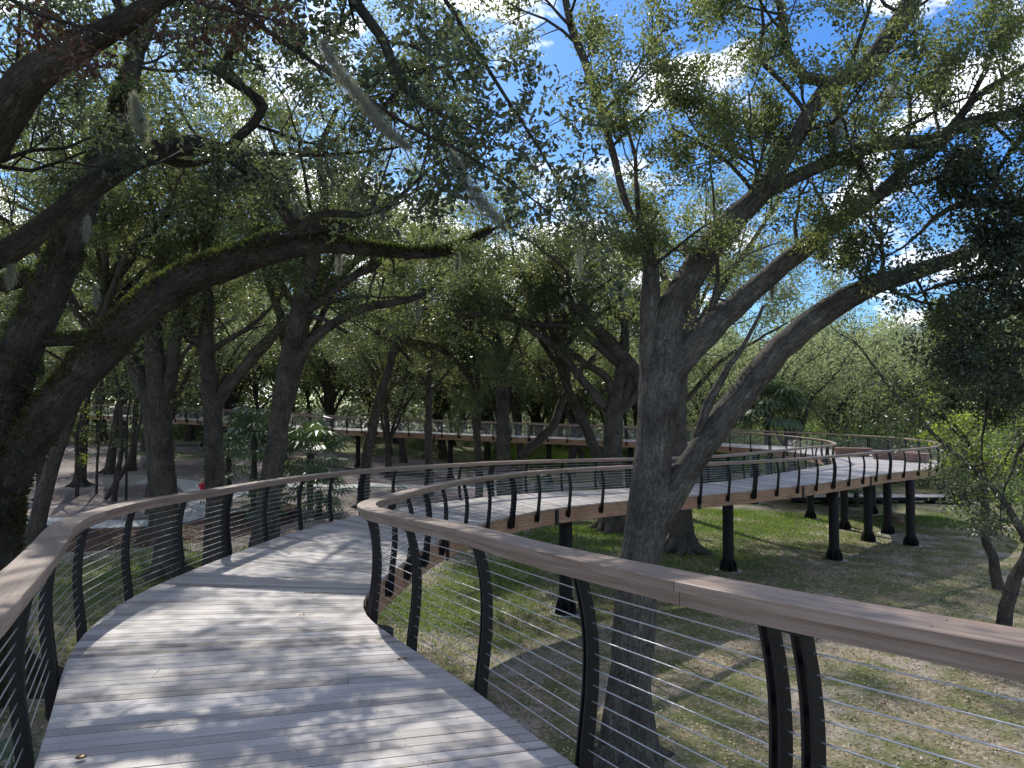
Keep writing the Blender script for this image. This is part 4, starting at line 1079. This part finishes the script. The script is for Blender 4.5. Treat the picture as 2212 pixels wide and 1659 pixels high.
def palm(x, y, th, label, n=26, L=.9, pet=1.0, name='palm_tree', r=.17, elev=(-.75, 1.25), cat='palm', rot=0):
    g = gz(x, y); loc = np.array([x, y, g]); fr = MB(); st = MB(); root = empty(name, tuple(loc), label, cat)
    top = loc + [0, 0, th]
    for k in range(n):
        a = k * 2.4 + rng.uniform(-.2, .2); e = elev[0] + (elev[1] - elev[0]) * ((k + .5) / n) ** .9 + rng.uniform(-.3, .3)
        fan(fr, st, top + rng.normal(0, .05, 3), np.array([math.cos(a) * math.cos(e), math.sin(a) * math.cos(e), math.sin(e)]), L * rng.uniform(.85, 1.1), pet * rng.uniform(.7, 1.1))
    fr.build('fronds', M['palm_leaf'], root, False, loc); st.build('leaf_stalks', M['palm_leaf'], root, False, loc)
    if th > .4:
        t = MB(); zz = np.linspace(-.1, th, 14); tube(t, np.c_[np.full(14, x), np.full(14, y), g + zz], r * (1 + .15 * np.sin(zz * 20)), 12, .1); t.build('trunk', M['bark_far'], root, True, loc)
    return root
palm(-13.9, 40.5, 3.6, 'fan palm with wide drooping fronds between the two left oak trunks', 34, 1.5, 1.5)
palm(-11.0, 41.0, 2.9, 'fan palm right of the leaning oak, its fronds hanging low', 34, 1.55, 1.55)
palm(-9.9, 38.6, 1.3, 'short fan palm at the right end of the palm clump', 24, 1.2, 1.1)
palm(-12.3, 37.6, .9, 'low young palm below the clump with a stubby stem', 20, 1.0, .9)
palm(-16.4, 43.5, 2.4, 'fan palm partly hidden behind the forked oak trunk', 24, 1.2, 1.3)
palm(20.6, 60.5, 6.4, 'tall cabbage palm rising behind the far railing on the right', 54, 2.1, 2.2, r=.22, elev=(-.6, 1.35))
palm(-4.2, 7.6 + 2.1, .5, 'saw palmetto growing below the near left railing', 20, .62, .9, 'palmetto', elev=(.1, 1.25), cat='palmetto')
palm(-6.9, 10.5, .4, 'saw palmetto beside the giant oak left of the railing', 16, .6, .8, 'palmetto', elev=(.1, 1.2), cat='palmetto')
p = ground_at(1850, 1095); palm(p[0], p[1], .9, 'low palmetto clump behind the columns of the platform', 26, .9, 1.0, 'palmetto', elev=(0, 1.3), cat='palmetto')
p = ground_at(1160, 1062); palm(p[0], p[1], .5, 'palmetto seen through the middle railing near a column', 22, .9, .9, 'palmetto', elev=(0, 1.3), cat='palmetto')

# ------------------------------------------------------------------ spanish moss
def moss(pts, d, w, label, n=900, name='spanish_moss', mm='moss', fl=.09, fw=.006):
    P, R = trace([(a, b, w * f, d) for (a, b, f) in pts]); P, R = smooth_path(P, R, .05)
    m_ = MB(); N = int(n * 2.2); fw = fw * .5; t = rng.uniform(0, len(P) - 1.001, N); i = t.astype(int); f = (t - i)[:, None]
    c = P[i] * (1 - f) + P[i + 1] * f; T = nrm(P[i + 1] - P[i]); c = c + rng.normal(0, .5, (N, 3)) * R[i][:, None] * (.6 + .8 * np.abs(np.sin(t * 1.7)))[:, None]
    u = nrm(T + rng.normal(0, .55, (N, 3)) + np.array([0, 0, -.25])); l = rng.uniform(.5, 1.6, N) * fl
    diamonds(m_, c, u, rand_dirs(N), l, np.full(N, fw), rng.uniform(0, 1, N))
    loc = P[0]; return tag(m_.build(name, M[mm], None, False, loc), label, 'spanish moss') if False else _m(m_, loc, name, mm, label)
def _m(m_, loc, name, mm, label):
    o = m_.build(name, M[mm], None, False, loc); o.location = loc
    return tag(o, label, 'spanish moss')
moss([(695, 90, .6), (740, 165, 1), (800, 240, 1), (850, 295, .8), (885, 318, .3)], 7.0, 26, 'long pale strand of moss blown diagonally below the top left foliage', 2600)
moss([(975, 330, .5), (1010, 400, 1), (1050, 450, 1), (1078, 478, .4)], 8.0, 34, 'grey moss tuft hanging at the end of the dark foliage near the centre', 1800)
moss([(1806, 215, .6), (1808, 260, 1), (1800, 310, .8), (1798, 345, .3)], 13.2, 30, 'grey moss hanging from the fork of the upper right limb', 1500, fl=.12, fw=.01)
moss([(1770, 490, .6), (1775, 530, 1), (1772, 560, .4)], 13.2, 40, 'grey moss clump on the middle limb of the big right oak', 1000, fl=.12, fw=.01)
moss([(1935, 150, .6), (1928, 190, 1), (1905, 240, .5)], 13.4, 26, 'pale moss strip beside the upper right limb', 900, fl=.12, fw=.01)
moss([(290, 205, .5), (300, 260, 1), (310, 310, .4)], 9.0, 34, 'dark grey moss curtain hanging at the upper left', 1200)
moss([(2110, 300, .5), (2112, 325, 1), (2116, 345, .4)], 13.0, 8, 'thin moss tail dangling under the right limb', 200, fl=.12)
moss([(190, 470, .5), (188, 500, 1), (186, 520, .3)], 14.5, 18, 'small pale moss tuft on the leaning limb at the left', 400, fl=.12, fw=.01)
moss([(1240, 520, .5), (1250, 560, 1), (1255, 600, .4)], 20, 16, 'wispy moss hanging behind the dark leaves near the centre', 500, fl=.15, fw=.014)

for (a, b, h_, w_, d, lb) in [(1590, 480, 40, 16, 13.3, 'short moss beard under the big limb of the forked oak'), (2108, 262, 45, 12, 13.3, 'thin moss beard under the far right limb'), (640, 445, 34, 14, 10, 'small moss beard beside the arched limb fork'),
        (470, 345, 60, 16, 10, 'moss hanging from the crest of the arched limb'), (985, 545, 40, 12, 15, 'moss tuft near the tip of the long ferny limb'), (730, 545, 46, 14, 15, 'moss tuft under the middle of the long ferny limb'), (205, 620, 40, 14, 15, 'moss wisp between the two leaning limbs at the left'),
        (1855, 345, 50, 14, 13.3, 'moss beard hanging below the right limb crossing'), (1665, 600, 46, 14, 13.3, 'moss beard under the middle limb right of the fork'), (900, 655, 36, 16, 23, 'moss wisp on the arched side limb of the slender oak'), (1290, 730, 36, 18, 38, 'moss wisp on the left arching limbs beyond the middle railing'), (20, 560, 60, 18, 9.5, 'moss curtain at the left edge below the arched limb')]:
    moss([(a, b - 4, .5), (a + 3, b + h_ * .45, 1), (a + 1, b + h_, .3)], d, w_, lb, 500, fl=.10, fw=.006 + d * .0003)
# near overhanging leafy sprays (dark, above the deck) with brown dead leaves at the top left
def spray(pts, d, w, label, lm, lmleaf=.085, n=10, per_m=5, L=.8):
    P, R = trace([(a, b, w * f, d) for (a, b, f) in pts]); P, R = smooth_path(P, R, .15)
    wd = MB(); cm = MB(); tips = []; tube(wd, P, R, 7, .03)
    spawn(wd, P, R, tips, per_m, L, 1, .05, up=.1, grav=-.02, seg=.15); leaf_cloud(cm, tips, n, .12, lmleaf, True)
    loc = P[0]; root = empty('oak_branch', tuple(loc), label, 'branch')
    wd.build('twigs', M['bark_dark'], root, True, loc); cm.build('leaves', M[lm], root, False, loc); return root
spray([(380, -120, 1), (520, 20, .9), (640, 110, .8), (760, 190, .7), (880, 270, .6), (1000, 330, .5), (1110, 400, .4), (1200, 470, .25)], 7.5, 14, 'long dark leafy branch sweeping down from the top left toward the centre', 'dark_leaf', .09, 11, 6, .9)
spray([(700, -100, 1), (780, 20, .9), (830, 90, .9), (850, 150, .8), (890, 210, .6), (960, 250, .3)], 8.5, 26, 'crooked dark branch entering from the top between the moss strand and the sky', 'dark_leaf', .09, 9, 4.5, .8)
spray([(900, -100, 1), (1000, 60, .8), (1080, 190, .7), (1170, 330, .5), (1230, 440, .3)], 9.5, 12, 'thin leafy branch hanging down through the top centre', 'dark_leaf', .09, 9, 5.5, .9)
spray([(-60, -60, 1), (60, 20, .9), (150, 50, .7), (210, 70, .5)], 5.5, 12, 'branch of reddish brown dead leaves in the top left corner', 'brown_leaf', .06, 9, 5, .4)
spray([(330, -80, 1), (420, 0, .9), (480, 20, .6), (530, 30, .4)], 6.0, 12, 'branch with reddish brown leaves at the top edge left of centre', 'brown_leaf', .06, 9, 5, .35)

# ------------------------------------------------------------------ ground cover
def scatter(n, xr, yr, dens=None):
    x = rng.uniform(*xr, n); y = yr[0] + (yr[1] - yr[0]) * rng.uniform(0, 1, n) ** 1.3
    k = np.ones(n, bool) if dens is None else rng.uniform(0, 1, n) < dens(x, y)
    return x[k], y[k]
x, y = scatter(120000, (-16, 20), (3, 36)); n = len(x)
lm_ = MB(); c = np.stack([x, y, gz(x, y) + rng.uniform(.01, .04, n)], 1)
diamonds(lm_, c, nrm(rng.normal(0, 1, (n, 3)) * [1, 1, .25]), nrm(rng.normal(0, .45, (n, 3)) + [0, 0, 1]), rng.uniform(.05, .09, n), rng.uniform(.025, .04, n), rng.uniform(0, 1, n))
tag(lm_.build('leaf_litter', M['litter']), 'fallen brown leaves strewn over the lawn', 'fallen leaves', kind='stuff')
x, y = scatter(380000, (-18, 26), (8, 46), gd); n = len(x)
gm = MB(); h = rng.uniform(.05, .14, n); az = rng.uniform(0, 6.28, n); ln = rng.normal(0, .3, (n, 2))
b = np.stack([x, y, gz(x, y)], 1); s_ = np.stack([np.cos(az), np.sin(az), 0 * az], 1) * (.004 + .0006 * y)[:, None]
V = np.stack([b - s_, b + s_, b + np.stack([ln[:, 0] * h, ln[:, 1] * h, h], 1)], 1).reshape(-1, 3)
gm.add(V, None, np.arange(3 * n).reshape(-1, 3), None, np.repeat(np.clip(rng.normal(.5, .25, n), 0, 1), 3))
tag(gm.build('grass', M['grass']), 'patches of bright green grass on the shaded lawn', 'grass', kind='stuff')
x, y = scatter(40000, (-2, 34), (74, 104)); n = len(x)
gm = MB(); h = rng.uniform(.4, 1.5, n); az = rng.uniform(0, 6.28, n); ln = rng.normal(0, .3, (n, 2))
b = np.stack([x, y, gz(x, y)], 1); s_ = np.stack([np.cos(az), np.sin(az), 0 * az], 1) * .05
V = np.stack([b - s_, b + s_, b + np.stack([ln[:, 0] * h, ln[:, 1] * h, h], 1)], 1).reshape(-1, 3)
gm.add(V, None, np.arange(3 * n).reshape(-1, 3), None, np.repeat(np.clip(rng.normal(.6, .25, n), 0, 1), 3))
tag(gm.build('meadow_grass', M['bright_leaf']), 'tall sunlit grass in the clearing beyond the far walkway', 'tall grass', kind='stuff')

# ------------------------------------------------------------------ small things
def bench(p, q, w, h, label, tz):
    """wedge-ended wooden block bench between p and q"""
    p = np.array(p); q = np.array(q); d = nrm(q - p); n = np.array([-d[1], d[0]]); L = np.linalg.norm(q - p)
    root = empty('bench', (p[0], p[1], tz), label, 'bench', 'wooden block benches on the platform')
    def blk(a, b, z0, z1, ww, sl, name):
        m_ = MB(); V = []
        for (z, e) in ((z0, sl), (z1, 0)):
            for (s, t) in ((a + e, -1), (b - e, -1), (b - e, 1), (a + e, 1)): V.append((d[0] * s + n[0] * t * (ww / 2 - e * .5), d[1] * s + n[1] * t * (ww / 2 - e * .5), z))
        m_.add(V, [(3, 2, 1, 0), (4, 5, 6, 7), (0, 1, 5, 4), (1, 2, 6, 5), (2, 3, 7, 6), (3, 0, 4, 7)]); m_.build(name, M['bench_wood'], root)
    blk(.0, L, .004, h - .045, w, .16, 'body')
    # slatted top
    k = int(L / .12)
    m_ = MB()
    for i in range(k):
        c0 = d * ((i + .5) * L / k); box(m_, (c0[0], c0[1], h - .021), L / k - .008, w + .02, .042, math.atan2(d[1], d[0]), rng.uniform())
    m_.build('slatted_seat', M['bench_wood'], root)
    return root
zp = CZ - 3.235
bench((19.9, 46.6), (22.0, 46.1), .75, .5, 'leftmost wooden block bench on the far platform', zp + .01)
bench((21.2, 44.3), (23.2, 42.9), .75, .5, 'middle and longest wooden block bench on the platform', zp)
bench((22.0, 42.2), (22.9, 41.2), .75, .5, 'small wedge shaped wooden bench nearest the platform edge', zp)

def disc(x, y, r, h, name, label, m_, cat):
    zt, _ = deck_z(x, y); C = (EA + EB) / 2
    m = MB(); zz = [(r, 0), (r * .95, h * .5), (r * .6, h * .95), (r * .1, h)]
    V = []; k = 20
    for (rr, z) in zz:
        for j in range(k): a = j / k * 6.283; V.append((rr * math.cos(a), rr * math.sin(a), z))
    q = [(i * k + j, i * k + (j + 1) % k, (i + 1) * k + (j + 1) % k, (i + 1) * k + j) for i in range(3) for j in range(k)]
    m.add(V, q, [(3 * k, 3 * k + j, 3 * k + j + 1) for j in range(1, k - 1)])
    return m
def deck_point(px, py, zoff=0.0):
    lo, hi = 1.0, 12.0; best = None
    for d in np.linspace(1.5, 12, 600):
        p = at(px, py, d)
        M1 = (EA + EB) / 2; i = np.argmin((M1[:, 0] - p[0]) ** 2 + (M1[:, 1] - p[1]) ** 2)
        t = np.interp(p[1], M1[:40, 1], M1[:40, 2])
        if p[2] < t + zoff: return p[0], p[1], t
    return p[0], p[1], t
for (px, py, lb) in [(175, 1637, 'round brass deck marker at the bottom left of the walkway'), (652, 1330, 'small round brass marker in the middle of the deck')]:
    X_, Y_, Z_ = deck_point(px, py); m = disc(X_, Y_, .028, .009, 'x', lb, None, None)
    o = m.build('deck_marker', M['brass'], None, True); o.location = (X_, Y_, Z_ + .004); tag(o, lb, 'deck marker')
X_, Y_, Z_ = deck_point(868, 1428)
m = MB(); k = 7
V = [(-.05, 0, .008), (-.02, .022, .016), (.02, .026, .012), (.055, .004, .022), (.02, -.02, .014), (-.02, -.024, .02), (0, 0, .006)]
m.add(V, None, [(0, 6, 1), (1, 6, 2), (2, 6, 3), (3, 6, 4), (4, 6, 5), (5, 6, 0)])
o = m.build('fallen_leaf', M['dead_leaf']); o.location = (X_, Y_, Z_ + .004); tag(o, 'single curled red brown leaf lying near the right edge of the deck', 'leaf')
scr = []
for i, (px, py) in enumerate([(985, 1560), (510, 1180), (770, 1180), (640, 1240), (420, 1455), (1000, 1450)]):
    X_, Y_, Z_ = deck_point(px, py); m = MB(); a_ = rng.uniform(0, 6.28); l_ = rng.uniform(.018, .032); ca, sa = math.cos(a_), math.sin(a_)
    V = [(-l_, 0, .004), (0, l_ * .35, .009), (l_, 0, .012), (0, -l_ * .35, .007)]
    m.add([(x * ca - y * sa, x * sa + y * ca, z) for x, y, z in V], [(0, 3, 2, 1)]); o = m.build('leaf_scrap', M['dead_leaf' if i % 2 else 'litter']); o.location = (X_, Y_, Z_ + .004)
    tag(o, 'tiny dry leaf scrap lying on the deck boards', 'leaf', 'dry leaf scraps on the deck')

# tree stump, low boardwalk, stakes, log
p = ground_at(1938, 1130); m = MB(); zz = [0, .1, .25, .42]
P = np.array([(0, 0, -.05), (0, 0, .1), (0, 0, .25), (0, 0, .42)]); tube(m, P, [.5, .42, .36, .34], 16, .12, cap=True)
o = m.build('tree_stump', M['stump'], None, False); o.location = p; tag(o, 'short brown tree stump on the lawn behind the platform columns', 'tree stump')
root = empty('low_boardwalk', tuple(ground_at(1980, 1083)), 'low plank footway close to the ground beyond the platform columns', 'boardwalk')
g0 = ground_at(1700, 1083); g1 = ground_at(2080, 1083); L_ = g1[0] - g0[0]; rl_ = np.array(root.location); m = MB()
for i in range(int(L_ / .2)):
    box(m, (g0[0] + i * .2 - rl_[0], g0[1] - rl_[1], .38 + gz(g0[0], g0[1]) - rl_[2]), .185, 1.6, .045, 0, rng.uniform())
m.build('planks', M['deck'], root)
for s in (-.7, .7):
    m = MB(); box(m, ((g0[0] + g1[0]) / 2 - rl_[0], g0[1] - rl_[1] + s, .24 + gz(g0[0], g0[1]) - rl_[2]), L_, .08, .22); m.build('edge_beam', M['column_steel'], root)
for i in range(7):
    m = MB(); xx = g0[0] + L_ * (i + .5) / 7; box(m, (xx - rl_[0], g0[1] - rl_[1], .05 + gz(g0[0], g0[1]) - rl_[2]), .14, 1.3, .3); m.build('support_post', M['column_steel'], root)
for (px, py, h, lb) in [(232, 1140, .9, 'left of two thin stakes beside the curved path'), (266, 1140, .9, 'right of two thin stakes beside the curved path')]:
    p = ground_at(px, py); m = MB(); tube(m, np.array([(0, 0, -.1), (0, 0, h * .5), (0, .01, h)]), .02, 6, cap=True); o = m.build('stake', M['concrete']); o.location = p; tag(o, lb, 'stake')
p = ground_at(600, 1188)
m = MB(); tube(m, np.array([(0, 0, 0), (.02, 0, .2), (.05, .02, .42)]), [.34, .27, .25], 14, .08, cap=True); o = m.build('tree_stump', M['stump'], None); o.location = p + np.array([.9, 1.0, 0]); tag(o, 'sawn stump at the foot of the slender leaning oak', 'tree stump')
p = ground_at(880, 1028)
m = MB(); tube(m, np.array([(-2.2, 0, .16), (-.5, .1, .18), (1, .05, .17), (2.2, .2, .15)]), [.17, .2, .18, .13], 10, .06, cap=True); o = m.build('fallen_log', M['bark_light'], None, True); o.location = p; tag(o, 'pale fallen log lying on the mulch below the far walkway', 'log')

# ------------------------------------------------------------------ people
def person(loc, h, rz, label, skin, cloth, hair, dress=True, walk=.12, arm_pose=0):
    s = h / 1.7
    root = empty('person', tuple(loc), label, 'person'); root.rotation_euler = (0, 0, rz)
    me = bpy.data.meshes.new('body')
    V = [(0, 0, .92), (0, 0, 1.1), (0, 0, 1.3), (0, 0, 1.42), (0, 0, 1.5), (0, -.01, 1.6), (0, -.01, 1.7)]
    E = [(0, 1), (1, 2), (2, 3), (3, 4), (4, 5), (5, 6)]; R = [.13, .115, .125, .07, .05, .095, .055]
    for sd in (-1, 1):
        b = len(V); V += [(.09 * sd, 0, .86), (.1 * sd, -walk * sd * .6, .48), (.1 * sd, walk * sd * .4, .08), (.1 * sd, walk * sd * .4 - .15, .035)]; R += [.085, .055, .038, .03]
        E += [(0, b), (b, b + 1), (b + 1, b + 2), (b + 2, b + 3)]
        b = len(V)
        hand = (.19 * sd, -.28, 1.14) if arm_pose else (.24 * sd, -.08 - walk * sd, .83)
        elb = (.26 * sd, -.03, 1.12)
        V += [(.17 * sd, 0, 1.37), elb, hand, tuple(np.array(hand) + [-.02 * sd, -.05, -.05])]; R += [.05, .037, .026, .022]
        E += [(2, b), (b, b + 1), (b + 1, b + 2), (b + 2, b + 3)]
        for f in range(4):
            c = len(V); base = np.array(V[b + 3]); V += [tuple(base + [(-.018 + .012 * f) * 1.0, -.03, -.035 - .004 * (f % 2)])]; R += [.008]; E += [(b + 3, c)]
        c = len(V); V += [tuple(np.array(V[b + 2]) + [-.045 * sd, -.035, -.03])]; R += [.009]; E += [(b + 2, c)]
    me.from_pydata([tuple(np.array(v) * s) for v in V], E, [])
    o = bpy.data.objects.new('body', me); col.objects.link(o)
    md = o.modifiers.new('skin', 'SKIN')
    for i, sv in enumerate(me.skin_vertices[0].data): sv.radius = (R[i] * s, R[i] * s); sv.use_root = (i == 0)
    sb = o.modifiers.new('sub', 'SUBSURF'); sb.levels = 1; sb.render_levels = 1
    dg = bpy.context.evaluated_depsgraph_get(); dg.update(); m2 = bpy.data.meshes.new_from_object(o.evaluated_get(dg)); bpy.data.objects.remove(o)
    m2.name = 'body'; o = bpy.data.objects.new('body', m2); col.objects.link(o); o.parent = root; m2.materials.clear(); m2.materials.append(M[skin])
    def loft(rings, name, mm, k=16):
        m = MB(); VV = []
        for (cx, cy, z, rx, ry) in rings:
            for j in range(k): a = j / k * 6.283; VV.append(((cx + rx * math.cos(a)) * s, (cy + ry * math.sin(a)) * s, z * s))
        q = [(i * k + j, i * k + (j + 1) % k, (i + 1) * k + (j + 1) % k, (i + 1) * k + j) for i in range(len(rings) - 1) for j in range(k)]
        m.add(VV, q, [((len(rings) - 1) * k, (len(rings) - 1) * k + j, (len(rings) - 1) * k + j + 1) for j in range(1, k - 1)]); m.build(name, M[mm], root, True)
    if dress: loft([(0, 0, .62, .24, .19), (0, 0, .8, .2, .17), (0, 0, 1.0, .155, .14), (0, 0, 1.2, .16, .135), (0, 0, 1.36, .19, .12), (0, 0, 1.43, .1, .08)], 'dress', cloth)
    else:
        loft([(0, 0, .95, .185, .15), (0, 0, 1.15, .17, .14), (0, 0, 1.36, .2, .13), (0, 0, 1.44, .1, .08)], 'shirt', cloth)
        for sd in (-1, 1): loft([(.1 * sd, -.02, .5, .085, .085), (.09 * sd, 0, .8, .11, .11), (.07 * sd, 0, .97, .12, .14)], 'shorts', 'blue_cloth', 12)
    for sd in (-1, 1):
        loft([(.21 * sd, -.015, 1.2, .07, .07), (.2 * sd, 0, 1.3, .072, .075), (.16 * sd, 0, 1.39, .075, .075)], 'sleeve', cloth, 10)
        loft([(.1 * sd, walk * sd * .4 - .06, .0, .05, .12), (.1 * sd, walk * sd * .4 - .05, .05, .055, .125), (.1 * sd, walk * sd * .4, .1, .045, .06)], 'shoe', 'shoe', 12)
    loft([(0, .035, 1.42, .07, .05), (0, .03, 1.5, .115, .085), (0, .03, 1.6, .13, .11), (0, .02, 1.69, .118, .115), (0, .01, 1.75, .07, .07), (0, .01, 1.765, .02, .02)], 'hair', hair)
    # face
    m = MB()
    for sd in (-1, 1): box(m, (.035 * sd * s, -.1 * s, 1.63 * s), .018 * s, .012 * s, .01 * s)
    m.build('eyes', M['shoe'], root)
    return root
p = ground_at(437, 1088); person(p + np.array([0, 0, .055]), 1.3, math.radians(20), 'blond child in a short red dress walking on the path beside an oak trunk', 'skin', 'red_cloth', 'hair_blond', True, .1, 1)
for (px, d, h, rz, lb, cl, dr) in [(500, 71.2, 1.7, 2.4, 'person in grey top leaning at the far left railing', 'grey_cloth', False), (531, 70.6, 1.6, 1.0, 'person in dark clothes standing right of the one in grey on the far walkway', 'blue_cloth', False)]:
    x = (px - CX) / F * d; C = (EA + EB) / 2; i = np.argmin((C[:, 0] - x) ** 2 + (C[:, 1] - d) ** 2)
    j = np.argmin(np.abs(C[40:, 0] - x)) + 40
    person(np.array([x, C[j, 1], np.interp(-x, -C[70:, 0], C[70:, 2]) if C[70, 0] > x else C[j, 2]]), h, rz, lb, 'skin', cl, 'hair_dark', dr, .08, 1)

# ------------------------------------------------------------------ light
AZ, EL = math.radians(-22), math.radians(41)
sun_v = Vector((math.sin(AZ) * math.cos(EL), math.cos(AZ) * math.cos(EL), math.sin(EL)))
ld = bpy.data.lights.new('sun', 'SUN'); ld.energy = 5.0; ld.angle = math.radians(.53); ld.color = (1, .955, .88)
lo = bpy.data.objects.new('sun', ld); col.objects.link(lo); lo.rotation_euler = sun_v.to_track_quat('Z', 'Y').to_euler(); lo.location = sun_v * 50
w = bpy.data.worlds.new('World'); scene.world = w; w.use_nodes = True; nt = w.node_tree; nt.nodes.clear()
out = nt.nodes.new('ShaderNodeOutputWorld'); sky = nt.nodes.new('ShaderNodeTexSky'); sky.sky_type = 'NISHITA'; sky.sun_disc = False
sky.sun_elevation = EL; sky.sun_rotation = AZ % (2 * math.pi); sky.air_density = 1.0; sky.dust_density = .6; sky.ozone_density = 3.0
b1 = nt.nodes.new('ShaderNodeBackground'); b1.inputs[1].default_value = .15
hs = nt.nodes.new('ShaderNodeHueSaturation'); hs.inputs['Saturation'].default_value = 1.25; nt.links.new(sky.outputs[0], hs.inputs['Color']); nt.links.new(mix(nt, 1.0, hs.outputs[0], (.62, .86, 1.12), 'MULTIPLY'), b1.inputs[0])
b2 = nt.nodes.new('ShaderNodeBackground'); b2.inputs[0].default_value = (1, 1, 1, 1); b2.inputs[1].default_value = 2.25
tc = nt.nodes.new('ShaderNodeTexCoord'); mp = nt.nodes.new('ShaderNodeMapping'); mp.inputs['Scale'].default_value = (1, 1, 1.9); mp.inputs['Location'].default_value = (1.7, 2.4, .9)
nt.links.new(tc.outputs['Generated'], mp.inputs[0])
n1 = noise(nt, mp.outputs[0], 4.6, 9, .58, dist=.25)
cm_ = ramp(nt, n1, [(.52, (0, 0, 0)), (.60, (1, 1, 1))])
shade = ramp(nt, noise(nt, mp.outputs[0], 7, 6, .6), [(.3, (.72, .77, .86)), (.6, (1, 1, 1))]); nt.links.new(shade, b2.inputs[0])
ms = nt.nodes.new('ShaderNodeMixShader'); nt.links.new(cm_, ms.inputs[0]); nt.links.new(b1.outputs[0], ms.inputs[1]); nt.links.new(b2.outputs[0], ms.inputs[2]); nt.links.new(ms.outputs[0], out.inputs[0])
scene.view_settings.view_transform = 'Standard'; scene.view_settings.look = 'None'; scene.view_settings.exposure = 0; scene.view_settings.gamma = 1
try:
    scene.cycles.max_bounces = 4; scene.cycles.diffuse_bounces = 3; scene.cycles.transmission_bounces = 2; scene.cycles.glossy_bounces = 2; scene.cycles.adaptive_threshold = .02
except Exception: pass
